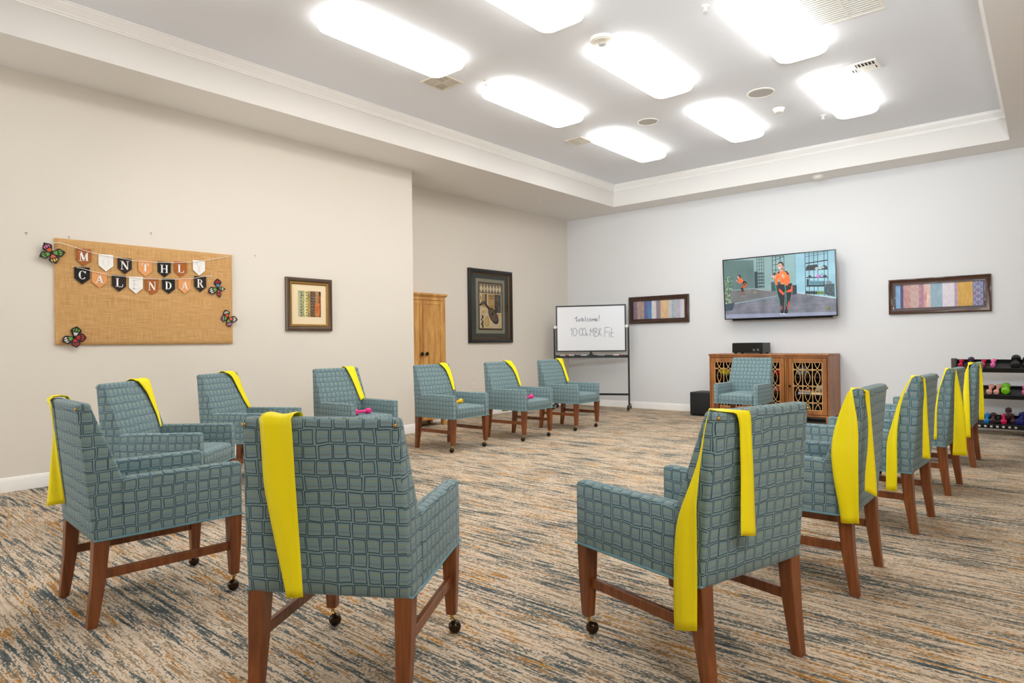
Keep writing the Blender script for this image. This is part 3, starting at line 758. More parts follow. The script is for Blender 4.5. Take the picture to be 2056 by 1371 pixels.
# -- lettered pennant garlands
def glyph(ch):
    """strokes in a unit box: ('l', x0,y0,x1,y1,w) bar, ('a', cx,cy,rx,ry,a0,a1,wmin,wmax) arc that swells sideways"""
    T, K = .075, .20
    S = lambda x, y, w=.32: ('l', x - w / 2, y, x + w / 2, y, .06)
    return {
     'M': [('l', .14, 0, .14, 1, T), ('l', .82, 0, .82, 1, K), ('l', .18, 1, .5, .05, K), ('l', .5, .05, .80, 1, T), S(.14, .03), S(.82, .03, .36), S(.1, .97, .24), S(.88, .97, .26)],
     'N': [('l', .16, 0, .16, 1, T), ('l', .84, 0, .84, 1, T), ('l', .18, .97, .82, .05, K), S(.16, .03), S(.84, .97), S(.12, .97, .26)],
     'T': [('l', .5, 0, .5, 1, K), ('l', .1, .96, .9, .96, .075), ('l', .12, .98, .09, .72, .07), ('l', .88, .98, .91, .72, .07), S(.5, .03, .4)],
     'H': [('l', .2, 0, .2, 1, K), ('l', .8, 0, .8, 1, K), ('l', .2, .5, .8, .5, T), S(.2, .03, .38), S(.8, .03, .38), S(.2, .97, .38), S(.8, .97, .38)],
     'L': [('l', .3, 0, .3, 1, K), S(.3, .97, .42), ('l', .1, .035, .88, .035, .075), ('l', .86, .02, .92, .32, .075)],
     'Y': [('l', .5, 0, .5, .48, K), ('l', .14, 1, .5, .45, K), ('l', .84, 1, .52, .45, T), S(.5, .03, .4), S(.15, .97, .36), S(.84, .97, .3)],
     'C': [('a', .52, .5, .40, .47, 40, 322, .07, .2), ('l', .83, .68, .86, .95, .07)],
     'A': [('l', .16, 0, .5, 1, T), ('l', .48, 1, .80, 0, K), ('l', .28, .32, .7, .32, T), S(.15, .03), S(.82, .03, .36)],
     'O': [('a', .5, .5, .40, .47, 0, 360, .07, .2)],
     'E': [('l', .26, 0, .26, 1, K), ('l', .1, .965, .84, .965, .075), ('l', .1, .035, .88, .035, .075), ('l', .26, .5, .66, .5, T), ('l', .82, .98, .86, .74, .07), ('l', .86, .02, .92, .3, .07), ('l', .66, .38, .66, .62, .06)],
     'D': [('l', .24, 0, .24, 1, K), ('a', .34, .5, .52, .465, -90, 90, .07, .2), ('l', .08, .965, .4, .965, .07), ('l', .08, .035, .4, .035, .07)],
     'R': [('l', .24, 0, .24, 1, K), ('a', .40, .735, .36, .235, -90, 90, .06, .18), ('l', .08, .965, .42, .965, .06), ('l', .24, .5, .42, .5, .06), ('l', .5, .5, .80, .06, .19), ('l', .8, .04, .96, .08, .06), S(.24, .03, .38)],
    }[ch]
def draw_glyph(bm, ch, x0, z0, w, h, y):
    for s in glyph(ch):
        if s[0] == 'l':
            _, a0, b0, a1, b1, wd = s
            p, q = Vector((x0 + a0 * w, z0 + b0 * h)), Vector((x0 + a1 * w, z0 + b1 * h)); d = (q - p)
            n = Vector((-d.y, d.x)).normalized() * wd * w / 2
            poly(bm, [(c.x, y, c.y) for c in (p - n, q - n, q + n, p + n)])
        else:
            _, cx, cy, rx, ry, a0, a1, w0, w1 = s
            N = 28; pr = []
            for i in range(N + 1):
                a = math.radians(a0 + (a1 - a0) * i / N); wd = w0 + (w1 - w0) * abs(math.cos(a)) ** 1.5
                cxx, szz = math.cos(a), math.sin(a)
                pr.append(((x0 + (cx + (rx - wd / 2 + wd / 2) * cxx) * w, z0 + (cy + ry * szz) * h), (x0 + (cx + (rx - wd) * cxx) * w, z0 + (cy + (ry - wd * .62) * szz) * h)))
            for (p, q), (p2, q2) in zip(pr[:-1], pr[1:]): poly(bm, [(p[0], y, p[1]), (p2[0], y, p2[1]), (q2[0], y, q2[1]), (q[0], y, q[1])])
PM = {'tan': plain('pennant_rust', (166, 92, 34), .75), 'white': plain('pennant_white', (244, 242, 238), .75, var=0), 'brown': plain('pennant_brown', (36, 20, 18), .75), 'peach': plain('pennant_peach', (226, 156, 98), .75), 'black': plain('pennant_black', (10, 10, 12), .75)}
LW = plain('letter_white', (250, 248, 244), .6, var=0); LG = plain('letter_pale', (232, 231, 229), .6, var=0)
def garland(label, spec, string):
    y0, z0 = spec[0][1], spec[0][2]
    t = thing('banner_garland', label, 'banner', (XL, y0, z0), ROT_L, 'lettered banners on the burlap board')
    b = B(); tube(b, [(y - y0, -.047 if i not in (0, len(string) - 1) else -.032, z - z0) for i, (y, z) in enumerate(string)], .0022, 6)
    obj('string', b, LW, t)
    for ch, yc, zt, col, hh in spec:
        x, z = yc - y0, zt - z0; w, h = .112, hh; sk = random.uniform(-.004, .004)
        out = [(x - w / 2, z), (x + w / 2, z + sk), (x + w / 2, z - h * .66), (x, z - h), (x - w / 2, z - h * .66)]
        b = B(); prism(b, out, lambda a, c, d: (a, d, c), (-.040, -.0375)); pn = obj('pennant', b, PM[col], t)
        b = B(); draw_glyph(b, ch, x - .034, z - h * .72, .068, h * .54, -.0412)
        obj('letter', b, LG if col == 'white' else LW, pn)
garland('upper string of pennants lettered MONTHLY', [('M', 1.801, 1.943, 'tan', .145), ('O', 1.965, 1.911, 'white', .146), ('N', 2.111, 1.893, 'brown', .14), ('T', 2.276, 1.885, 'peach', .14), ('H', 2.437, 1.888, 'black', .14), ('L', 2.581, 1.904, 'tan', .144), ('Y', 2.749, 1.931, 'white', .144)],
        [(1.569, 1.966), (1.631, 1.975), (1.688, 1.961), (1.801, 1.929), (1.94, 1.901), (2.041, 1.894), (2.171, 1.877), (2.32, 1.875), (2.474, 1.884), (2.666, 1.905), (2.811, 1.937), (3.036, 1.993)])
garland('lower string of pennants lettered CALENDAR', [('C', 1.788, 1.786, 'black', .141), ('A', 1.915, 1.761, 'peach', .139), ('L', 2.065, 1.741, 'brown', .143), ('E', 2.199, 1.734, 'white', .147), ('N', 2.332, 1.728, 'tan', .145), ('D', 2.473, 1.738, 'black', .139), ('A', 2.616, 1.747, 'peach', .138), ('R', 2.759, 1.780, 'brown', .15)],
        [(1.716, 1.788), (1.788, 1.776), (1.865, 1.757), (1.989, 1.736), (2.137, 1.729), (2.264, 1.723), (2.402, 1.728), (2.545, 1.738), (2.679, 1.752), (2.771, 1.777), (2.881, 1.795)])

# -- butterflies
BFC = {n: plain('wing_' + n, c, .5, var=.03, scale=80) for n, c in dict(pink=(222, 120, 176), orange=(226, 98, 40), green=(112, 166, 72), red=(188, 38, 44), white=(228, 222, 220), blue=(90, 140, 190), lilac=(200, 150, 190), yellow=(226, 180, 80)).items()}
BFK = plain('wing_black', (28, 18, 18), .5)
def butterfly(label, c, wings, body, antenna=False):
    """wings: (tip y, tip z, half width, base-cell colour, outer-cell colour); all in wall metres"""
    t = thing('butterfly', label, 'butterfly decoration', (XL, c[0], c[1]), ROT_L, 'paper butterflies on the burlap board')
    for ty, tz, hw, ca, cb, knob in wings:
        hw *= 1.42
        T = Vector((ty - c[0], tz - c[1])); L = T.length; d = T / L; n = Vector((-d.y, d.x))
        lift = lambda a: -.036 - .22 * max(0, a)
        P = lambda a, s: (d.x * a + n.x * s, -.036 - .10 * a, d.y * a + n.y * s)
        outl = [(0, -.004), (.25 * L, -hw * .5), (.58 * L, -hw), (.82 * L, -hw * .80), (L * 1.04, -hw * .04), (L * 1.05, hw * .08), (.84 * L, hw * .70), (.58 * L, hw), (.25 * L, hw * .5), (0, .004)]
        def smooth(o):
            for _ in range(2):
                o = [q for i in range(len(o)) for q in ((o[i][0] * .75 + o[(i + 1) % len(o)][0] * .25, o[i][1] * .75 + o[(i + 1) % len(o)][1] * .25), (o[i][0] * .25 + o[(i + 1) % len(o)][0] * .75, o[i][1] * .25 + o[(i + 1) % len(o)][1] * .75))]
            return o
        b = B(); mats = [BFK, BFC[ca], BFC[cb]]
        o2 = smooth(outl); t2 = bmesh.new()
        A = [t2.verts.new(P(a, s)) for a, s in o2]; Bv = [t2.verts.new(Vector(P(a, s)) + Vector((0, .002, 0))) for a, s in o2]
        for i in range(len(A)): t2.faces.new((A[i], A[(i + 1) % len(A)], Bv[(i + 1) % len(A)], Bv[i]))
        t2.faces.new(A); t2.faces.new(Bv[::-1]); bmesh.ops.recalc_face_normals(t2, faces=t2.faces[:]); merge(b, t2, 0)
        if knob: ball(b, (d.x * L, -.037 - .1 * L, d.y * L), .008, 0, 8)
        for f, r0, r1, wd, mi in ((-.5, .16, .50, .18, 1), (0, .14, .50, .20, 1), (.5, .16, .50, .18, 1), (-.52, .55, .82, .17, 2), (0, .55, .88, .2, 2), (.5, .55, .82, .17, 2)):
            cell = []
            for k in range(10):
                a = 2 * PI * k / 10; rr = (r0 + r1) / 2 + (r1 - r0) / 2 * math.cos(a)
                spread = hw * .9 * min(1, rr * 1.6) * (1 if rr < .7 else max(.3, 1 - (rr - .7) * 2.2))
                cell.append((rr * L, f * spread + wd * .8 * hw * math.sin(a)))
            poly(b, [Vector(P(a, s)) + Vector((0, -.0009, 0)) for a, s in cell], mi)
        obj('wing', b, mats, t)
    b = B(); (a0, a1) = body
    tube(b, [(a0[0] - c[0], -.041, a0[1] - c[1]), ((a0[0] + a1[0]) / 2 - c[0], -.043, (a0[1] + a1[1]) / 2 - c[1]), (a1[0] - c[0], -.041, a1[1] - c[1])], [.003, .006, .004], 8)
    if antenna:
        d = Vector((a1[0] - a0[0], a1[1] - a0[1])).normalized(); n = Vector((-d.y, d.x))
        for s in (-1, 1): tube(b, [(a1[0] - c[0], -.042, a1[1] - c[1]), (a1[0] - c[0] + d.x * .025 + n.x * s * .012, -.05, a1[1] - c[1] + d.y * .025 + n.y * s * .012)], .0016, 5)
    obj('body', b, BFK, t)
butterfly('butterfly with pink-orange and green wings overhanging the top corner of the burlap board', (1.574, 1.885), [(1.526, 1.957, .028, 'orange', 'pink', 1), (1.661, 1.897, .026, 'green', 'green', 1), (1.496, 1.852, .024, 'green', 'green', 1), (1.601, 1.806, .028, 'orange', 'yellow', 1)], ((1.563, 1.862), (1.585, 1.905)))
butterfly('butterfly with red, white and green wings beside the letter R', (2.930, 1.675), [(2.92, 1.765, .027, 'blue', 'red', 0), (2.835, 1.635, .028, 'green', 'white', 0), (2.990, 1.672, .017, 'green', 'white', 1), (2.941, 1.595, .018, 'red', 'red', 1)], ((2.905, 1.684), (2.945, 1.664)))
butterfly('butterfly with white, orange and pink wings over the lower side edge of the burlap board', (3.022, 1.388), [(2.998, 1.468, .026, 'orange', 'white', 0), (3.113, 1.374, .025, 'orange', 'white', 0), (2.955, 1.386, .026, 'green', 'lilac', 0), (3.041, 1.306, .024, 'green', 'pink', 0)], ((3.010, 1.368), (3.034, 1.408)))
butterfly('butterfly with green forewings and red hind wings at the bottom corner of the burlap board', (1.728, 1.203), [(1.747, 1.288, .030, 'white', 'green', 0), (1.644, 1.169, .027, 'green', 'white', 0), (1.811, 1.197, .027, 'red', 'red', 0), (1.742, 1.120, .026, 'red', 'red', 0)], ((1.742, 1.19), (1.722, 1.218)), True)

# -- small picture hooks left in the wall
for y, z, lab in ((1.414, 2.027, 'tiny picture hook on the bare wall past the burlap board, above the top-corner butterfly'), (1.705, 2.029, 'tiny picture hook right above the burlap board corner'), (2.341, 2.139, 'tiny nail high above the middle of the burlap board'), (3.329, 2.03, 'tiny picture hook between the burlap board and the small square picture')):
    t = thing('picture_hook', lab, 'picture hook', (XL, y, z), ROT_L, 'picture hooks in the wall')
    b = B(); box(b, -.009, .009, -.003, 0, .004, .010, .001, 1); tube(b, [(0, -.003, .002), (0, -.005, -.008), (0, -.009, -.010), (0, -.010, -.004)], .0018, 6)
    obj('hook', b, plain('hook_grey', (150, 146, 140), .5), t)

# -- pictures
FD = mat_wood('dark_frame', (44, 26, 18), (74, 46, 34), (3, 40, 40), .35, .3)
FBR = mat_wood('walnut_frame', (48, 24, 12), (84, 44, 22), (3, 40, 40), .35, .3)
GOLD = plain('frame_gold', (170, 132, 70), .35, .7)
t = thing('framed_picture', 'small square framed abstract with striped print and cream mat', 'picture', (XL, 3.938, 1.558), ROT_L)
b = B(); frame_sweep(b, .562, .571, [(0, 0), (0, -.026), (.006, -.034), (.018, -.036), (.034, -.03), (.044, -.022), (.044, -.004)]); obj('frame', b, plain('bronze_frame', (88, 70, 58), .35, .35), t)
b = B(); frame_sweep(b, .474, .483, [(0, -.02), (.004, -.026), (.016, -.026), (.026, -.018), (.028, -.006)]); obj('inner_frame', b, GOLD, t)
b = B(); rect(b, -.215, .215, -.22, .22, -.010); obj('mat_board', b, plain('cream_mat', (242, 222, 186), .8, var=.01), t)
S = [(-.133, -.105, pmat('a1', (170, 176, 130), (196, 196, 152), 40)), (-.105, -.062, pmat('a2', (120, 124, 92), (196, 196, 150), 55)), (-.062, -.022, pmat('a3', (236, 226, 164), (206, 204, 140), 25)), (-.022, .012, pmat('a4', (206, 176, 96), (120, 96, 56), 60)), (.012, .078, pmat('a5', (84, 64, 50), (134, 112, 86), 70)), (.078, .118, pmat('a6', (156, 112, 64), (190, 142, 88), 45)), (.118, .145, pmat('a7', (120, 62, 20), (164, 92, 36), 30))]
RU = pmat('a8', (190, 96, 36), (206, 128, 64), 30); DKB = pmat('a9', (44, 28, 18), (70, 46, 30), 40)
art('artwork', [(x0, x1, -.135, .147, m) for x0, x1, m in S], t, -.0115,
    lambda b, m: (m.extend([RU, DKB]), rect(b, .07, .128, -.12, .02, -.0122, len(m) - 2), rect(b, .122, .145, .10, .147, -.0122, len(m) - 1), [rect(b, x - .006, x + .006, z - .006, z + .006, -.0122, len(m) - 1) for x in (-.098, -.034, .032, .06) for z in np.arange(-.12, .13, .031)]))

t = thing('framed_picture', 'tall framed still life of a mandolin with dark green mat', 'picture', (XR, 7.537, 1.696), ROT_L)
b = B(); frame_sweep(b, 1.005, 1.142, [(0, 0), (0, -.035), (.008, -.045), (.03, -.048), (.045, -.04), (.062, -.032), (.066, -.02)]); obj('frame', b, plain('ebony_frame', (22, 18, 16), .3), t)
b = B(); frame_sweep(b, .875, 1.012, [(0, -.018), (.003, -.022), (.007, -.018), (.007, -.008)]); obj('inner_frame', b, plain('amber_fillet', (182, 118, 40), .35, .4), t)
b = B(); rect(b, -.44, .44, -.51, .51, -.010); obj('outer_mat', b, plain('dark_olive_mat', (66, 68, 60), .7, var=.02), t)
b = B(); rect(b, -.335, .335, -.425, .425, -.0115); obj('inner_mat', b, plain('sage_mat', (150, 148, 128), .8, var=.02), t)
b = B(); rect(b, -.278, .278, -.372, .372, -.0125); obj('fillet', b, plain('brown_fillet', (72, 48, 28), .6), t)
def still(b, m):
    C = [pmat('s1', (236, 222, 190), (222, 204, 164), 12), pmat('s2', (110, 92, 74), (140, 120, 98), 30), pmat('s3', (206, 168, 104), (188, 146, 84), 20), pmat('s4', (62, 64, 66), (86, 86, 84), 20), pmat('s5', (212, 166, 92), (230, 194, 124), 15), pmat('s6', (44, 38, 34), (74, 62, 52), 35), pmat('s7', (122, 104, 84), (92, 74, 58), 40)]
    k0 = len(m); m.extend(C)
    q = lambda i: k0 + i
    rect(b, -.25, .25, .20, .345, -.0140, q(1))
    for i in range(7):
        cx = -.215 + i * .0715
        poly(b, [(cx, -.0146, .205), (cx + .034, -.0146, .272), (cx, -.0146, .34), (cx - .034, -.0146, .272)], q(0))
    rect(b, -.20, -.10, -.02, .19, -.0140, q(2)); rect(b, -.13, -.09, .02, .19, -.0145, q(3)); rect(b, -.06, .09, -.07, .19, -.0142, q(2)); rect(b, .09, .24, -.10, .19, -.0141, q(3))
    for z in (.165, .15, .12, .09, .06, .03): rect(b, -.05, .07, z, z + .006, -.0148, q(5) if z > .1 else q(4))
    ell = lambda cx, cz, rx, rz, a, y, mi: poly(b, [(cx + rx * math.cos(t) * math.cos(a) - rz * math.sin(t) * math.sin(a), y, cz + rx * math.cos(t) * math.sin(a) + rz * math.sin(t) * math.cos(a)) for t in [2 * PI * k / 24 for k in range(24)]], mi)
    ell(.155, .12, .04, .05, 0, -.0146, q(6)); ell(.19, -.04, .035, .06, 0, -.0146, q(6))
    ell(-.09, -.24, .06, .085, 0, -.0144, q(4)); rect(b, -.20, -.11, -.11, -.07, -.0144, q(4))
    A = -.85
    ell(.06, -.15, .155, .085, A, -.0150, q(5)); ell(.05, -.14, .125, .065, A, -.0156, q(6)); ell(.035, -.12, .026, .026, A, -.0160, q(5))
    for w0, mi, y in ((.02, 5, -.0152),):
        p, e = Vector((.0, -.08)), Vector((-.16, .07)); n = Vector((e - p).yx); n = Vector((-n.x, n.y)).normalized() * w0
        n = Vector((-(e - p).y, (e - p).x)).normalized() * w0
        poly(b, [(c.x, y, c.y) for c in (p - n, p + n, e + n, e - n)], q(5))
    ell(-.18, .05, .05, .03, .2, -.0154, q(6)); ell(-.23, .02, .03, .02, .2, -.0154, q(5))
    for z in (-.17, -.25, -.31): ell(-.19, z, .018, .03, 0, -.0150, q(5))
    for z in (-.21, -.28): ell(-.215, z, .014, .02, 0, -.0150, q(5))
    rect(b, -.236, -.222, .10, .16, -.015, q(5)); rect(b, .20, .206, -.3, -.16, -.015, q(2)); rect(b, .15, .235, -.15, -.12, -.0146, q(4))
art('artwork', [(-.255, .255, -.345, .348, pmat('s0', (236, 218, 180), (222, 200, 156), 10))], t, -.0132, still)
b = B(); rect(b, -.44, .44, -.51, .51, -.019)
gl = NT('picture_glass'); gl.b.inputs['Roughness'].default_value = .03; gl.b.inputs['Transmission Weight'].default_value = 1; gl.b.inputs['IOR'].default_value = 1.02; gl.b.inputs['Specular IOR Level'].default_value = .5
tr = gl.node('ShaderNodeBsdfTransparent'); gs = gl.node('ShaderNodeBsdfGlossy'); gs.inputs['Roughness'].default_value = .02
fr = gl.node('ShaderNodeFresnel'); fr.inputs[0].default_value = 1.3
mx = gl.node('ShaderNodeMixShader'); gl.t.links.new(fr.outputs[0], mx.inputs[0]); gl.t.links.new(tr.outputs[0], mx.inputs[1]); gl.t.links.new(gs.outputs[0], mx.inputs[2])
gl.t.links.new(mx.outputs[0], gl.n['Material Output'].inputs[0])
obj('glass', b, gl.m, t)

def long_picture(label, cx, cz, w, strips, frame, z0, z1):
    t = thing('framed_picture', label, 'picture', (cx, YB, cz), 0)
    b = B(); frame_sweep(b, w, .447, [(0, 0), (0, -.036), (.012, -.040), (.018, -.034), (.06, -.024), (.066, -.026), (.074, -.024), (.076, -.008)]); obj('frame', b, frame, t)
    a = w / 2 - .074; c = .2235 - .074
    e = [-a + 2 * a * f for f in [0] + [s[0] for s in strips]]
    art('artwork', [(e[i], e[i + 1], -c, c, s[1]) for i, s in enumerate(strips)], t, -.012, None)
    return t
st = (14, 14, 3)
P3 = [(.08, pmat('p1', (112, 96, 118), (150, 130, 142), 6, st)), (.22, pmat('p2', (196, 168, 158), (150, 130, 124), 8, st)), (.29, pmat('p3', (92, 128, 176), (112, 96, 134), 3, st)), (.37, pmat('p4', (84, 152, 196), (96, 112, 168), 3, st)), (.46, pmat('p5', (228, 222, 220), (206, 200, 204), 3, st)), (.545, pmat('p6', (128, 140, 152), (164, 130, 146), 3, st)), (.70, pmat('p7', (226, 196, 150), (214, 176, 140), 3, st)), (.76, pmat('p8', (214, 206, 200), (178, 190, 204), 4, st)), (.80, pmat('p9', (164, 200, 224), (140, 150, 176), 4, st)), (.86, pmat('p10', (206, 198, 192), (170, 162, 160), 6, st)), (.92, pmat('p11', (166, 172, 206), (190, 188, 206), 3, st)), (1, pmat('p12', (206, 204, 212), (216, 206, 196), 3, st))]
long_picture('long dark-framed striped abstract beside the whiteboard', -5.089, 1.636, 1.076, P3, FD, 0, 0)
P4 = [(.06, pmat('q1', (120, 160, 204), (150, 180, 210), 4, st)), (.095, pmat('q2', (74, 70, 110), (96, 86, 128), 4, st)), (.18, pmat('q3', (204, 164, 160), (178, 120, 116), 5, st)), (.28, pmat('q3b', (192, 150, 146), (206, 178, 166), 6, st)), (.335, pmat('q4', (158, 128, 156), (186, 130, 146), 4, st)), (.37, pmat('q5', (212, 130, 126), (226, 190, 178), 3, st)), (.415, pmat('q6', (232, 216, 206), (214, 176, 170), 4, st)), (.55, pmat('q7', (136, 172, 186), (166, 186, 206), 4, st)), (.685, pmat('q8', (232, 226, 232), (216, 204, 216), 6, st)), (.72, pmat('q9', (196, 176, 200), (170, 140, 160), 5, st)), (.885, pmat('q10', (226, 180, 96), (206, 158, 66), 4, st)), (1, pmat('q11', (116, 146, 188), (140, 112, 150), 4, st))]
t = long_picture('long walnut-framed striped abstract alone on the wall above the dumbbell rack side', -1.234, 1.644, 1.076, P4, FBR, 0, 0)
b = B(); LWH = plain('art_lattice_white', (226, 224, 228), .6)
for k in range(4):
    cx, cz = .41, -.11 + k * .075
    tube(b, [(cx + .034 * math.cos(a) * (1 + .3 * math.cos(4 * a)) , -.0128, cz + .037 * math.sin(a) * (1 + .3 * math.cos(4 * a))) for a in [2 * PI * i / 24 for i in range(24)]], .0022, 5, True)
for k in range(3):
    cx, cz = -.25, -.09 + k * .09
    tube(b, [(cx + .05 * math.cos(a) * (1 + .3 * math.cos(4 * a)) , -.0128, cz + .042 * math.sin(a) * (1 + .3 * math.cos(4 * a))) for a in [2 * PI * i / 24 for i in range(24)]], .0016, 5, True)
obj('lattice_print', b, LWH, t)

# -- outlet
t = thing('wall_outlet', 'white outlet plate low on the recess wall between two chairs', 'outlet', (XR, 7.152, .455), ROT_L)
b = B(); box(b, -.036, .036, -.006, 0, -.058, .058, .003, 2); obj('plate', b, MT['white'], t)
for z in (-.024, .024):
    b = B(); lathe(b, [(.017, 0), (.017, .003)], 16, 0, Matrix.Translation((0, -.0055, z)) @ Matrix.Rotation(PI / 2, 4, 'X')); obj('socket', b, MT['offwhite'], t)
# ---------------------------------------------------------------- TV
def homography(c):
    """crop-space corners TL, TR, BR, BL -> unit square (u right, v down)"""
    A, bb = [], []
    for (x, y), (u, v) in zip(c, ((0, 0), (1, 0), (1, 1), (0, 1))):
        A += [[x, y, 1, 0, 0, 0, -u * x, -u * y], [0, 0, 0, x, y, 1, -v * x, -v * y]]; bb += [u, v]
    h = np.linalg.solve(np.array(A, float), np.array(bb, float))
    return lambda x, y: ((h[0] * x + h[1] * y + h[2]) / (h[6] * x + h[7] * y + 1), (h[3] * x + h[4] * y + h[5]) / (h[6] * x + h[7] * y + 1))
TVW, TVH = 1.552, .890
t = thing('television', 'large wall-mounted television showing a woman exercising in orange and black', 'television', (-3.122, 9.42, 1.867), rot=(math.radians(4), 0, 0))
b = B(); box(b, -TVW / 2, TVW / 2, -.004, .03, -TVH / 2, TVH / 2, .004, 2); frame_sweep(b, TVW, TVH, [(0, -.004), (0, -.009), (.011, -.009), (.012, -.003)])
obj('bezel', b, MT['blackgloss'], t)
b = B(); box(b, -.68, .70, .03, .085, -TVH / 2 - .022, .12, .01, 2); obj('rear_housing', b, MT['blackmat'], t)
b = B(); box(b, -.16, .16, .085, .11, -.16, .16, .004, 1); tube(b, [(0, .1, 0), (0, .19, 0)], .04, 10); box(b, -.12, .12, .185, .205, -.2, .2, .004, 1, 0, Matrix.Rotation(math.radians(-4), 4, 'X')); obj('wall_mount', b, MT['blackmat'], t)
hm = homography([(105, 272), (1866, 108), (1893, 1122), (132, 1178)])
SW, SH = TVW - .026, TVH - .028
class Pic:
    def __init__(s): s.b = B(); s.m = []; s.k = {}; s.y = -.0046
    def mat(s, c, c2=None, sc=30):
        key = (c, c2)
        if key not in s.k: s.k[key] = len(s.m); s.m.append(emis('screen_%d' % len(s.m), c, 0.92, c2, sc))
        return s.k[key]
    def P(s, x, y): u, v = hm(x, y); return ((min(1, max(0, u)) - .5) * SW, s.y, (.5 - min(1, max(0, v))) * SH)
    def poly(s, pts, c, c2=None, sc=30):
        s.y -= .000012
        try: poly(s.b, [s.P(*p) for p in pts], s.mat(c, c2, sc))
        except ValueError: pass
    def ell(s, cx, cy, rx, ry, c, c2=None, a=0, n=18):
        s.poly([(cx + rx * math.cos(q) * math.cos(a) - ry * math.sin(q) * math.sin(a), cy + rx * math.cos(q) * math.sin(a) + ry * math.sin(q) * math.cos(a)) for q in [2 * PI * k / n for k in range(n)]], c, c2)
    def line(s, pts, w, c, c2=None):
        for (x0, y0), (x1, y1) in zip(pts[:-1], pts[1:]):
            d = Vector((x1 - x0, y1 - y0)); n = Vector((-d.y, d.x)).normalized() * w / 2
            s.poly([(x0 - n.x, y0 - n.y), (x1 - n.x, y1 - n.y), (x1 + n.x, y1 + n.y), (x0 + n.x, y0 + n.y)], c, c2)
    def limb(s, pts, ws, c, c2=None):
        L, R = [], []
        for i, (x, y) in enumerate(pts):
            a, q = pts[max(0, i - 1)], pts[min(len(pts) - 1, i + 1)]; d = Vector((q[0] - a[0], q[1] - a[1])).normalized(); n = Vector((-d.y, d.x)) * ws[i] / 2
            L.append((x + n.x, y + n.y)); R.append((x - n.x, y - n.y))
        s.poly(L + R[::-1], c, c2)
p = Pic()
p.poly([(90, 250), (1900, 80), (1900, 1150), (110, 1200)], (118, 152, 152), (128, 164, 166), 2)
p.poly([(90, 262), (580, 262), (590, 705), (240, 738), (100, 762)], (80, 108, 106), (98, 126, 122), 3)
p.poly([(380, 240), (640, 222), (590, 264)], (150, 172, 170))
p.poly([(580, 225), (870, 190), (870, 752), (590, 706)], (128, 158, 156), (142, 172, 172), 3)
p.poly([(870, 185), (1240, 150), (1245, 770), (870, 752)], (132, 166, 166), (146, 182, 184), 3)
p.poly([(1240, 150), (1900, 85), (1900, 870), (1245, 770)], (134, 180, 196), (158, 204, 218), 3)
p.line([(1240, 160), (1245, 765)], 6, (104, 140, 146)); p.line([(745, 215), (750, 715)], 5, (168, 196, 194))
p.poly([(100, 762), (240, 738), (590, 705), (950, 735), (950, 815), (270, 935), (110, 960)], (98, 100, 102), (116, 116, 118), 6)
p.poly([(110, 960), (270, 930), (950, 812), (950, 752), (1245, 770), (1900, 868), (1900, 1150), (110, 1200)], (98, 100, 110), (128, 130, 142), 6)
for y in (900, 960, 1020, 1080): p.line([(500, y + 60), (1800, y - 10)], 3, (86, 88, 98))
p.poly([(112, 1110), (1900, 1070), (1900, 1150), (112, 1200)], (136, 142, 166), (150, 154, 176), 6)
p.line([(270, 940), (945, 822)], 16, (132, 154, 164)); p.line([(240, 733), (590, 702)], 8, (150, 172, 170)); p.line([(600, 712), (860, 742)], 10, (176, 190, 188)); p.line([(1250, 773), (1880, 855)], 12, (188, 206, 210))
p.poly([(590, 442), (642, 438), (645, 706), (595, 702)], (42, 56, 62))
D = (28, 40, 46); D2 = (46, 60, 66)
for x in (632, 668, 706, 742): p.line([(x, 222), (x + 6, 712)], 7, D2)
for y in (250, 300, 352, 405): p.line([(630, y + 6), (745, y - 6)], 6, D2)
for y in (470, 520, 570, 620, 675): p.poly([(640, y - 14), (748, y - 18), (750, y + 16), (642, y + 18)], (40, 54, 60), (84, 116, 120), 90)
for x in (878, 932, 1000, 1062): p.line([(x, 195), (x, 560)], 9, D)
for y0, y1 in ((215, 195), (275, 205), (340, 320), (420, 408)): p.line([(875, y0), (1068, y1)], 8, D)
p.poly([(855, 610), (900, 600), (1010, 600), (1010, 730), (860, 750)], (34, 48, 54), (70, 100, 104), 80)
p.poly([(1195, 655), (1260, 650), (1262, 790), (1190, 810)], (26, 36, 42), (48, 62, 68), 60)
for x in (1398, 1460, 1534, 1598, 1700, 1757): p.line([(x, 150 - (x - 1398) * .09), (x + 4, 800 + (x - 1398) * .08)], 9, D)
for a, c in (((1400, 175), (1757, 122)), ((1400, 210), (1757, 150)), ((1405, 315), (1757, 262)), ((1405, 418), (1757, 402)), ((1410, 535), (1757, 530)), ((1412, 672), (1700, 668))): p.line([a, c], 16 if a[1] > 300 else 6, D)
p.poly([(1410, 378), (1440, 345), (1590, 328), (1600, 395), (1412, 420)], (30, 38, 36), (54, 64, 58), 60)
p.poly([(1650, 370), (1700, 335), (1750, 360), (1750, 400), (1640, 402)], (36, 48, 54), (70, 84, 90), 60)
for x, y, r in ((1580, 394, 26), (1640, 386, 22), (1680, 374, 18)): p.ell(x, y, r, r, (156, 168, 166), (190, 198, 196))
p.ell(1600, 515, 22, 24, (184, 84, 172), (214, 120, 206)); p.ell(1630, 508, 20, 22, (184, 84, 172), (214, 120, 206)); p.ell(1665, 482, 18, 26, (124, 180, 188)); p.ell(1470, 515, 26, 16, (50, 64, 70)); p.ell(1710, 510, 30, 18, (50, 64, 70))
p.poly([(1420, 585), (1700, 590), (1700, 668), (1422, 668)], (30, 44, 50))
for y in (598, 632): p.line([(1450, y + 6), (1690, y + 4)], 28, (88, 134, 148), (104, 154, 168))
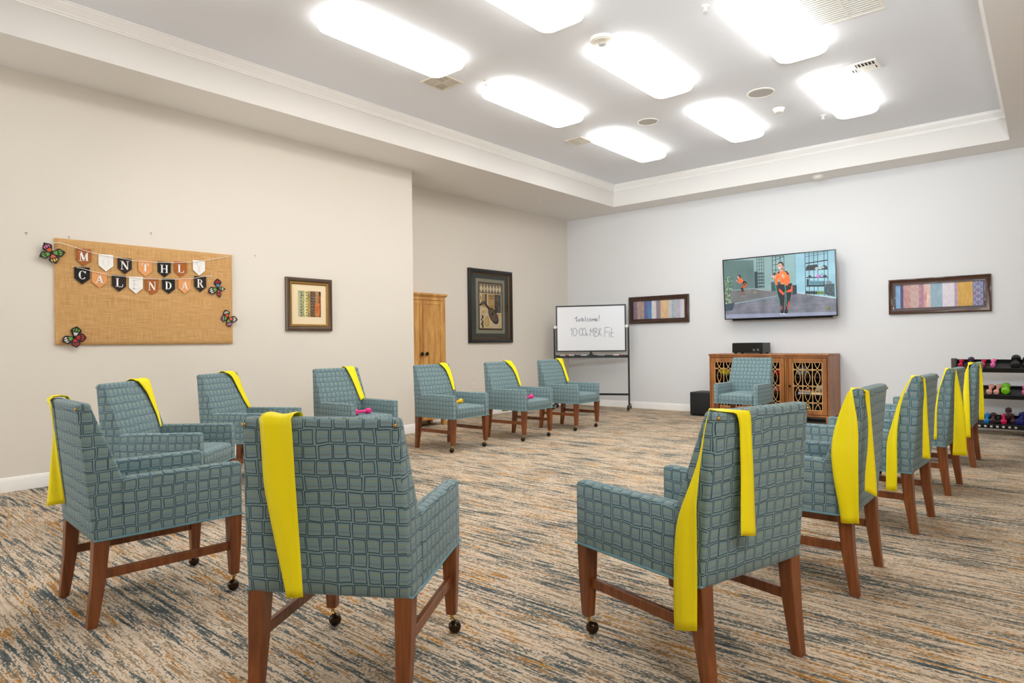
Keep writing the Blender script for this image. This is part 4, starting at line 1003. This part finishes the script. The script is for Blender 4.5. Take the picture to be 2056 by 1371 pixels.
p.poly([(1700, 640), (1860, 630), (1868, 840), (1712, 800)], (44, 58, 66), (84, 104, 112), 60); p.ell(1770, 612, 56, 26, (128, 146, 152), (96, 112, 120)); p.poly([(1420, 560), (1450, 556), (1455, 590), (1424, 592)], D)
for i, x in enumerate(range(1412, 1700, 27)): p.ell(x, 770 + (x - 1400) * .02, 14, 30, (96, 128, 40) if 1590 < x < 1690 else (30, 42, 50))
# plant and pot
random.seed(11)
for i in range(130):
    a = random.random(); x = 175 + random.gauss(0, 32); y = 500 + 450 * a
    if 108 < x < 262: p.ell(x, y, random.uniform(6, 14), random.uniform(9, 20), random.choice([(96, 124, 96), (128, 152, 122), (66, 92, 74), (164, 180, 150)]), None, random.uniform(-1, 1), 7)
p.poly([(112, 952), (278, 925), (238, 1042), (118, 1060)], (48, 66, 78), (62, 82, 94), 20)
# person in the mirror
SK = (206, 160, 138); OR = (232, 96, 34); OR2 = (244, 122, 52); BK = (18, 20, 26); BK2 = (34, 36, 44)
p.ell(352, 522, 26, 34, (66, 44, 38)); p.ell(338, 528, 15, 20, SK)
p.limb([(345, 548), (378, 580), (412, 602)], [38, 62, 44], OR, OR2); p.limb([(378, 570), (360, 625), (320, 590)], [24, 22, 14], OR, OR2); p.limb([(320, 590), (303, 572)], [14, 12], SK)
p.limb([(408, 600), (440, 620), (466, 640)], [40, 58, 44], BK, BK2); p.limb([(455, 625), (420, 680), (390, 700)], [52, 50, 36], OR, BK); p.limb([(392, 690), (408, 750), (428, 806)], [36, 32, 20], BK, BK2); p.limb([(410, 752), (424, 800)], [14, 10], OR); p.poly([(378, 812), (440, 798), (442, 812), (380, 824)], (30, 34, 40)); p.line([(380, 822), (440, 812)], 5, (190, 196, 198))
p.ell(590, 768, 10, 14, (150, 146, 96)); p.ell(618, 766, 10, 14, (150, 146, 96))
# main figure
p.poly([(998, 1100), (1060, 1108), (1110, 1112), (1108, 1100), (1000, 1090)], (210, 216, 226))
p.limb([(1000, 640), (1008, 760), (1028, 860), (1030, 960), (1038, 1040)], [90, 110, 84, 62, 34], BK, BK2)
p.limb([(1120, 630), (1135, 720), (1118, 850), (1112, 950), (1098, 1040)], [130, 120, 84, 60, 34], BK, BK2)
p.poly([(1000, 632), (1130, 620), (1190, 640), (1196, 700), (1100, 740), (1060, 760), (985, 700)], BK, BK2)
p.poly([(975, 705), (992, 712), (1062, 780), (1045, 812), (985, 752)], (238, 78, 34), (250, 100, 50)); p.poly([(1098, 748), (1170, 712), (1180, 650), (1200, 690), (1190, 745), (1165, 762), (1100, 765)], (238, 78, 34), (250, 100, 50))
p.limb([(1138, 905), (1128, 970), (1108, 1030)], [12, 20, 8], (238, 78, 34)); p.limb([(1018, 970), (1028, 1010), (1026, 1030)], [6, 12, 6], (238, 78, 34))
p.limb([(1040, 1030), (1030, 1065), (1010, 1092)], [40, 56, 44], (16, 18, 22), (40, 42, 48)); p.limb([(1096, 1030), (1094, 1070), (1076, 1098)], [40, 58, 46], (16, 18, 22), (40, 42, 48))
p.line([(990, 1100), (1040, 1108)], 8, (214, 218, 226)); p.line([(1052, 1106), (1104, 1110)], 8, (214, 218, 226))
p.poly([(1010, 618), (1085, 612), (1088, 642), (1008, 640)], SK, (186, 138, 116))
p.poly([(985, 440), (1040, 420), (1100, 432), (1138, 462), (1132, 560), (1090, 632), (1010, 628), (985, 560), (958, 500)], (236, 106, 32), (250, 136, 56), 20)
p.poly([(1060, 424), (1105, 432), (1140, 470), (1142, 540), (1122, 600), (1112, 590), (1122, 520), (1104, 462)], (34, 24, 30), (56, 36, 40)); p.poly([(960, 450), (998, 430), (1000, 446), (966, 482)], (40, 28, 34))
p.limb([(970, 470), (940, 560), (938, 655)], [56, 58, 40], (226, 98, 28), OR2); p.limb([(938, 650), (925, 600), (908, 540)], [44, 40, 28], OR, OR2)
p.limb([(1120, 490), (1130, 580), (1105, 655)], [50, 52, 40], (226, 98, 28), OR2); p.limb([(1105, 652), (1080, 600), (1062, 540)], [46, 42, 26], OR, OR2)
p.poly([(985, 395), (1042, 395), (1048, 425), (1018, 452), (990, 440)], (196, 148, 126), SK)
p.ell(1012, 346, 44, 62, (60, 38, 34)); p.ell(1000, 352, 38, 54, (222, 178, 156), (206, 160, 138)); p.poly([(962, 330), (975, 300), (1010, 284), (1050, 305), (1058, 360), (1048, 380), (1040, 330), (1005, 308)], (52, 34, 32)); p.ell(1050, 372, 12, 20, (206, 160, 138))
p.ell(985, 340, 7, 4, (60, 40, 38)); p.ell(1012, 344, 7, 4, (60, 40, 38)); p.ell(992, 384, 14, 6, (246, 236, 230)); p.line([(995, 346), (990, 366)], 3, (190, 140, 120))
p.ell(908, 478, 18, 24, (34, 38, 44)); p.ell(892, 518, 30, 20, SK, (224, 178, 158)); p.ell(918, 530, 20, 18, (214, 166, 144)); p.line([(925, 500), (1040, 498)], 5, (236, 180, 150)); p.ell(1048, 502, 24, 26, SK, (230, 190, 172)); p.ell(1052, 535, 14, 18, (214, 166, 144))
TE = (36, 132, 116)
p.line([(905, 560), (938, 740), (990, 985)], 13, TE, (60, 160, 140)); p.line([(1075, 640), (1090, 800), (1102, 985)], 13, TE, (60, 160, 140))
for x, y in ((1735, 1000), (1765, 1030), (1790, 1022), (1752, 1006)): p.ell(x, y, 20, 14, (150, 160, 74), (60, 66, 50))
obj('screen', p.b, p.m, t, uv=False)

# ---------------------------------------------------------------- whiteboard on wheels
WA = math.atan2(9.3 - 8.806, 6.562 - 5.504)
t = thing('whiteboard', 'white dry-erase board in black rolling stand reading Welcome! 10:00a MBK Fit', 'whiteboard', (-6.033, 9.053, 0), WA)
BW, BH, BZ = 1.168, .775, 1.3435
b = B(); box(b, -BW / 2 + .012, BW / 2 - .012, -.006, .008, BZ - BH / 2 + .012, BZ + BH / 2 - .012); bd = obj('board', b, plain('board_white', (236, 238, 242), .25, var=.005), t)
b = B(); t2 = bmesh.new(); merge(b, t2)
frame_sweep(b, BW, BH, [(0, .012), (0, -.012), (.020, -.012), (.022, -.005)]); b.transform(Matrix.Translation((0, 0, BZ))); obj('board_frame', b, MT['black'], t)
hb = homography([(185, 160), (1650, 115), (1657, 1103), (197, 1117)])
b = B()
def ink(pts, w=.0075):
    q = [(lambda uv: Vector(((uv[0] - .5) * BW, BZ + (.5 - uv[1]) * BH)))(hb(*k)) for k in pts]
    for a, c in zip(q[:-1], q[1:]):
        d = c - a
        if d.length < 1e-5: continue
        n = Vector((-d.y, d.x)).normalized() * w / 2; e = d.normalized() * w * .3
        poly(b, [(v.x, -.0068, v.y) for v in (a - n - e, c - n + e, c + n + e, a + n - e)])
arc = lambda cx, cy, rx, ry, a0=0, a1=360, n=20: [(cx + rx * math.cos(math.radians(a0 + (a1 - a0) * i / n)), cy + ry * math.sin(math.radians(a0 + (a1 - a0) * i / n))) for i in range(n + 1)]
w2 = .010
ink([(582, 425), (606, 402), (628, 385), (616, 440), (622, 482), (645, 470), (668, 430), (676, 478), (700, 462), (722, 398)], w2)
ink([(728, 452), (762, 445), (758, 424), (738, 424), (728, 448), (738, 476), (772, 468)], w2); ink([(803, 382), (797, 478)], w2); ink(arc(858, 450, 20, 26, -60, -300), w2); ink(arc(908, 448, 20, 23), w2)
ink([(950, 470), (952, 428), (955, 442), (975, 424), (980, 468), (983, 438), (1003, 424), (1010, 466)], w2); ink([(1020, 452), (1052, 444), (1046, 424), (1026, 424), (1018, 448), (1028, 472), (1058, 464)], w2); ink([(1094, 348), (1089, 428)], w2); ink([(1088, 458), (1090, 464)], w2)
ink([(486, 668), (524, 616), (522, 786)]); ink(arc(585, 700, 38, 82)); ink([(650, 668), (651, 676)], .012); ink([(650, 726), (651, 734)], .010); ink(arc(712, 698, 34, 78)); ink(arc(778, 696, 34, 78)); ink(arc(830, 752, 12, 18)); ink([(842, 734), (842, 766), (850, 772)])
ink([(897, 786), (905, 630), (940, 706), (970, 622), (974, 782)]); ink([(1002, 612), (1000, 796)]); ink([(1000, 616), (1040, 622), (1050, 660), (1006, 700), (1068, 716), (1078, 760), (1050, 785), (998, 797)])
ink([(1090, 618), (1094, 770)]); ink([(1132, 622), (1092, 700), (1140, 782)]); ink([(1202, 800), (1214, 606)]); ink([(1212, 606), (1308, 602)]); ink([(1208, 700), (1282, 690)]); ink([(1306, 690), (1304, 800)]); ink([(1348, 612), (1338, 780), (1352, 800), (1392, 798)]); ink([(1330, 726), (1392, 714)])
obj('writing', b, plain('marker_ink', (128, 126, 150), .6, var=.02), bd)
for s in (-1, 1):
    b = B(); x = s * .618; box(b, x - .014, x + .014, .0, .03, .06, 1.395, .003, 1); obj('post', b, MT['black'], t)
    b = B(); lathe(b, [(.028, -.02), (.032, 0), (.024, .02)], 12, 0, Matrix.Translation((s * .596, -.012, 1.372)) @ Matrix.Rotation(PI / 2, 4, 'X')); obj('knob', b, MT['white'], t)
    b = B(); box(b, x - .016, x + .016, -.20, .22, .055, .085, .004, 1); obj('foot', b, MT['black'], t)
    for y in (-.18, .20):
        b = B(); tube(b, [(x, y, .058), (x, y, .045)], .008, 8); tube(b, [(x - .016, y + .008, .026), (x - .004, y + .008, .026)], .026, 14); tube(b, [(x + .004, y + .008, .026), (x + .016, y + .008, .026)], .026, 14); box(b, x - .018, x + .018, y - .012, y + .016, .034, .052, .004, 1)
        obj('caster', b, MT['blackmat'], t)
b = B(); box(b, -.604, .604, .002, .028, .235, .268, .003, 1); obj('crossbar', b, MT['black'], t)
b = B(); box(b, -.604, .604, -.075, .012, .856, .864, .002, 1); box(b, -.604, .604, -.079, -.073, .856, .892, .002, 1); box(b, -.604, .604, .006, .012, .856, .902, .002, 1); obj('marker_tray', b, MT['black'], t)
b = B(); loft(b, [[(x, y, z) for x, y in rrect(-h, h, -.01, .02, .003, 1)] for h, z in ((.045, .9), (.018, .932), (.016, .957))]); obj('latch', b, MT['black'], t)
def on_board(x, y, z): return Matrix.Translation((-6.033, 9.053, 0)) @ Matrix.Rotation(WA, 4, 'Z') @ Vector((x, y, z))
MC = {'red': plain('cap_red', (206, 30, 50), .4), 'green': plain('cap_green', (30, 130, 96), .4), 'dark': plain('cap_black', (20, 20, 24), .4)}
for x0, x1, c, lab in ((-.51, -.385, 'red', 'white marker at the post end of the tray, next to the yellow-banded chair'), (-.36, -.235, 'dark', 'white marker with black cap lying on the whiteboard tray'), (-.155, -.022, 'green', 'white marker with green cap near the middle of the whiteboard tray'), (.375, .505, 'red', 'white marker with red cap alone past the eraser on the tray')):
    m = thing('marker', lab, 'marker', on_board((x0 + x1) / 2, -.058, .9), WA, 'markers on the whiteboard tray')
    L = (x1 - x0) / 2; b = B(); tube(b, [(-L, 0, 0), (L * .45, 0, 0)], .0085, 10); obj('barrel', b, MT['white'], m)
    b = B(); tube(b, [(L * .45, 0, 0), (L, 0, 0)], .0095, 10); obj('cap', b, MC[c], m)
m = thing('eraser', 'grey felt eraser on the whiteboard tray', 'eraser', on_board(.175, -.05, .865), WA)
b = B(); box(b, -.06, .06, -.02, .02, 0, .02, .003, 1); obj('felt_pad', b, plain('felt', (70, 70, 74), .9), m)
b = B(); box(b, -.06, .06, -.02, .02, .02, .038, .004, 2); obj('grip', b, plain('eraser_grey', (150, 150, 154), .5), m)

# ---------------------------------------------------------------- armoire
PINE = mat_wood('pine', (178, 118, 52), (226, 176, 100), (7, 7, 1.1), .5, .1); PINED = plain('pine_gap', (70, 44, 16), .8)
t = thing('armoire', 'tall rustic pine armoire half hidden behind the wall end', 'armoire', (-6.725, 5.845, 0), ROT_L)
hw = .398
b = B()
box(b, -hw, hw, -.150, .165, .09, 1.77, .003, 1); box(b, -hw, -hw + .05, -.165, -.148, .0, 1.77, .002, 1); box(b, hw - .05, hw, -.165, -.148, 0, 1.77, .002, 1); box(b, -hw + .05, hw - .05, -.165, -.148, 1.71, 1.77, .002, 1); box(b, -hw + .05, hw - .05, -.162, -.148, .09, .17, .002, 1)
obj('case', b, PINE, t)
for s in (-1, 1):
    b = B(); x0, x1 = sorted((s * hw, s * (hw - .05))); box(b, x0, x1, -.15, -.10, 0, .09, .002, 1); box(b, x0, x1, .115, .165, 0, .09, .002, 1); obj('foot', b, PINE, t)
b = B(); box(b, -hw - .012, hw + .025, -.19, .165, 1.77, 1.80, .004, 1); box(b, -hw - .012, hw + .012, -.178, .165, 1.755, 1.772, .003, 1); obj('crown', b, PINE, t)
for s in (-1, 1):
    b = B(); x0, x1 = sorted((s * .0035 - .023, s * (hw - .054) - (.023 if s < 0 else 0))); x0, x1 = (( -hw + .054, -.0265) if s < 0 else (-.0195, hw - .054))
    box(b, x0, x1, -.164, -.150, .176, 1.704, .002, 1); fw = .048
    box(b, x0, x0 + fw, -.172, -.162, .176, 1.704, .002, 1); box(b, x1 - fw, x1, -.172, -.162, .176, 1.704, .002, 1)
    box(b, x0 + fw, x1 - fw, -.172, -.162, .176, .23, .002, 1); box(b, x0 + fw, x1 - fw, -.172, -.162, 1.65, 1.704, .002, 1)
    d = obj('door', b, PINE, t)
    b = B(); kx = (-.059 if s < 0 else .029); lathe(b, [(.009, 0), (.009, .016), (.024, .02), (.027, .028), (.02, .036), (.004, .038)], 16, 0, Matrix.Translation((kx, -.170, .985)) @ Matrix.Rotation(PI / 2, 4, 'X')); obj('knob', b, MT['caster'], d)

# ---------------------------------------------------------------- lattice cabinets
CAB = mat_wood('cabinet_wood', (128, 74, 32), (186, 120, 62), (6, 6, 1.4), .42, .15); LAT = plain('lattice_wood', (214, 170, 112), .5, var=.05); CDK = plain('cabinet_interior', (44, 28, 18), .8)
def cabinet(label, x0, x1, doors, y0=9.066, y1=9.61, h=.92):
    cx = (x0 + x1) / 2; t = thing('lattice_cabinet', label, 'cabinet', (cx, y0, 0), 0, 'lattice-door cabinets under the TV'); a = (x1 - x0) / 2; dp = y1 - y0
    b = B(); box(b, -a, -a + .02, .0, dp, .09, h - .025, .002, 1); box(b, a - .02, a, 0, dp, .09, h - .025, .002, 1); box(b, -a + .02, a - .02, dp - .012, dp, .1, h - .03, 0, 1, 1); box(b, -a + .02, a - .02, .02, dp - .012, .10, .12, 0, 1, 1)
    box(b, -a + .02, a - .02, .0, .02, .09, .115, .001, 1); box(b, -a + .02, a - .02, 0, .02, h - .05, h - .025, .001, 1)
    if doors == 2: box(b, -.012, .012, 0, .02, .115, h - .05, .001, 1)
    obj('case', b, [CAB, CDK], t)
    b = B(); box(b, -a - .006, a + .002, -.012, dp, h - .025, h, .004, 2); obj('top', b, CAB, t)
    b = B()
    for z in (.365, .60): box(b, -a + .021, a - .021, .04, dp - .013, z, z + .016)
    obj('shelf', b, CDK, t)
    for sx in (-1, 1):
        b = B(); xx = sorted((sx * a, sx * (a - .045))); box(b, xx[0], xx[1], 0, .045, 0, .09, .003, 1); obj('leg', b, CAB, t)
        b = B(); box(b, xx[0], xx[1], dp - .045, dp, 0, .09, .003, 1); obj('leg', b, CAB, t)
    for k in range(doors):
        dw = (2 * a - .04) / doors; d0 = -a + .02 + k * dw + .006; d1 = d0 + dw - .012; z0, z1 = .120, h - .056; fw = .055
        b = B(); Y0, Y1 = -.006, .014
        box(b, d0, d0 + fw, Y0, Y1, z0, z1, .003, 1); box(b, d1 - fw, d1, Y0, Y1, z0, z1, .003, 1); box(b, d0 + fw, d1 - fw, Y0, Y1, z0, z0 + fw, .003, 1); box(b, d0 + fw, d1 - fw, Y0, Y1, z1 - fw, z1, .003, 1)
        d = obj('door', b, CAB, t)
        gx0, gx1, gz0, gz1 = d0 + fw, d1 - fw, z0 + fw, z1 - fw; b = B(); n = 3; pt = (gx1 - gx0) / n
        for i in range(n + 1):
            X = min(max(gx0 + i * pt, gx0 + .003), gx1 - .003); box(b, X - .0045, X + .0045, -.001, .007, gz0, gz1)
        for zz in (gz0 + .003, gz1 - .003): box(b, gx0, gx1, -.001, .007, zz - .003, zz + .003)
        A, Bz, pz = .0945, .118, .218
        for i in range(n + 1):
            for j in range(-1, 5):
                cxx, czz = gx0 + i * pt, gz1 + .01 - j * pz; run = []
                for q in range(65):
                    an = 2 * PI * q / 64; P = (cxx + A * math.cos(an), .003, czz + Bz * math.sin(an))
                    if gx0 <= P[0] <= gx1 and gz0 <= P[2] <= gz1: run.append(P)
                    else:
                        if len(run) > 1: tube(b, run, .0046, 5)
                        run = []
                if len(run) > 1: tube(b, run, .0046, 5)
        obj('lattice', b, LAT, d)
        b = B(); kx = d0 + fw * .45 if (doors == 1 or k == 1) else d1 - fw * .45
        lathe(b, [(.006, 0), (.006, .014), (.014, .018), (.016, .026), (.004, .03)], 14, 0, Matrix.Translation((kx, -.006, .49)) @ Matrix.Rotation(PI / 2, 4, 'X')); obj('knob', b, MT['caster'], d)
cabinet('two-door wooden lattice cabinet holding the black receiver, behind the bandless armchair', -3.985, -2.901, 2)
cabinet('single-door wooden lattice cabinet, fully visible door, next to the two-door one', -2.897, -2.365, 1)
def bundle(name, label, cat, loc, size, col, seed, c2=None):
    random.seed(seed); bm = bmesh.new(); bmesh.ops.create_icosphere(bm, subdivisions=3, radius=1)
    ph = [random.uniform(0, 6) for _ in range(6)]
    for v in bm.verts:
        c = v.co.copy(); k = 1 + .16 * math.sin(c.x * 4 + ph[0]) * math.sin(c.y * 5 + ph[1]) + .12 * math.sin(c.z * 7 + ph[2] + c.x * 3)
        v.co = Vector((c.x * k * size[0], c.y * k * size[1], max(-.82, c.z * k) * size[2]))
    mz = min(v.co.z for v in bm.verts)
    for v in bm.verts: v.co.z -= mz
    o = obj(name, bm, plain('cloth_%s_%d' % (name, seed), col, .85, c2=c2 or col, scale=20), angle=180); o.location = loc; tag(o, label, cat); return o
sh1, sh2 = .616, .381
bundle('cloth_bundle', 'yellow cloth bundle behind the first lattice door of the two-door cabinet', 'cloth', (-3.83, 9.26, sh1), (.085, .08, .05), (226, 196, 20), 1)
bundle('cloth_bundle', 'purple cloth bundle beside the yellow one in the two-door cabinet', 'cloth', (-3.67, 9.26, sh1), (.06, .07, .05), (140, 40, 140), 2)
bundle('cloth_bundle', 'red cloth bundle behind the lattice at the far door of the two-door cabinet', 'cloth', (-3.06, 9.26, sh1), (.085, .08, .05), (190, 24, 34), 3)
bundle('cloth_bundle', 'faded pink cloth bundle on the lower shelf of the two-door cabinet', 'cloth', (-3.06, 9.26, sh2), (.09, .08, .05), (186, 104, 96), 4)
bundle('cloth_bundle', 'grey-white cloth bundle on the top shelf of the single-door cabinet', 'cloth', (-2.74, 9.24, sh1), (.085, .08, .075), (170, 172, 166), 5, (120, 122, 116))
def book(label, x, y, z, w, d, h, col, rz):
    t = thing('book', label, 'book', (x, y, z), rz)
    b = B(); box(b, -w / 2, w / 2, -d / 2, d / 2, 0, .004, .001, 1); box(b, -w / 2, w / 2, -d / 2, d / 2, h - .004, h, .001, 1); box(b, -w / 2, -w / 2 + .004, -d / 2, d / 2, 0, h, .001, 1); obj('cover', b, plain('cover_%d' % int(abs(x * 1000)), col, .5), t)
    b = B(); box(b, -w / 2 + .004, w / 2 - .006, -d / 2 + .005, d / 2 - .005, .004, h - .004); obj('pages', b, MT['offwhite'], t)
book('blue book lying on the shelf behind the single lattice door', -2.71, 9.22, sh2, .16, .2, .03, (40, 92, 140), .2)
book('orange-red book on top of the blue book in the single-door cabinet', -2.67, 9.23, sh2 + .031, .17, .2, .026, (186, 84, 40), -.25)
book('yellow book on the shelf beside the blue book, single-door cabinet', -2.515, 9.2, sh2, .17, .2, .034, (226, 168, 40), 0)
bundle('paper_bundle', 'white crumpled paper on top of the yellow book in the single-door cabinet', 'paper', (-2.50, 9.22, sh2 + .035), (.07, .08, .05), (200, 196, 186), 8, (160, 156, 146))

# receiver, subwoofer
t = thing('av_receiver', 'black stereo receiver with two knobs on top of the cabinet', 'receiver', (-3.475, 9.2, .92), 0)
b = B(); box(b, -.215, .215, 0, .31, .012, .155, .003, 1); obj('body', b, MT['black'], t)
b = B(); box(b, -.217, .217, -.008, 0, .014, .15, .002, 1); obj('front_panel', b, MT['blackgloss'], t)
for x, z in ((.098, .052), (.155, .055)):
    b = B(); lathe(b, [(.019, 0), (.018, .016), (.004, .018)], 18, 0, Matrix.Translation((x, -.008, z)) @ Matrix.Rotation(PI / 2, 4, 'X')); obj('knob', b, plain('knob_steel', (96, 98, 104), .3, .8), t)
for x in (-.18, .18):
    for y in (.03, .28): b = B(); lathe(b, [(.02, 0), (.02, .012)], 12, 0, Matrix.Translation((x, y, 0))); obj('foot', b, MT['blackmat'], t)
b = B()
for k in range(14): box(b, -.17 + k * .025, -.16 + k * .025, .06, .27, .1551, .156)
obj('vent_slots', b, MT['blackmat'], t)
t = thing('subwoofer', 'black subwoofer cube on the carpet beside the cabinets', 'subwoofer', (-4.165, 9.132, 0), 0)
b = B(); box(b, -.16, .16, 0, .38, .012, .348, .006, 2); obj('enclosure', b, plain('sub_vinyl', (30, 29, 30), .5), t)
b = B(); box(b, -.15, .15, -.014, 0, .022, .338, .006, 2); obj('grille_cloth', b, MT['blackmat'], t)
for x in (-.13, .13):
    for y in (.03, .35): b = B(); lathe(b, [(.016, 0), (.016, .013)], 10, 0, Matrix.Translation((x, y, 0))); obj('foot', b, MT['blackmat'], t)
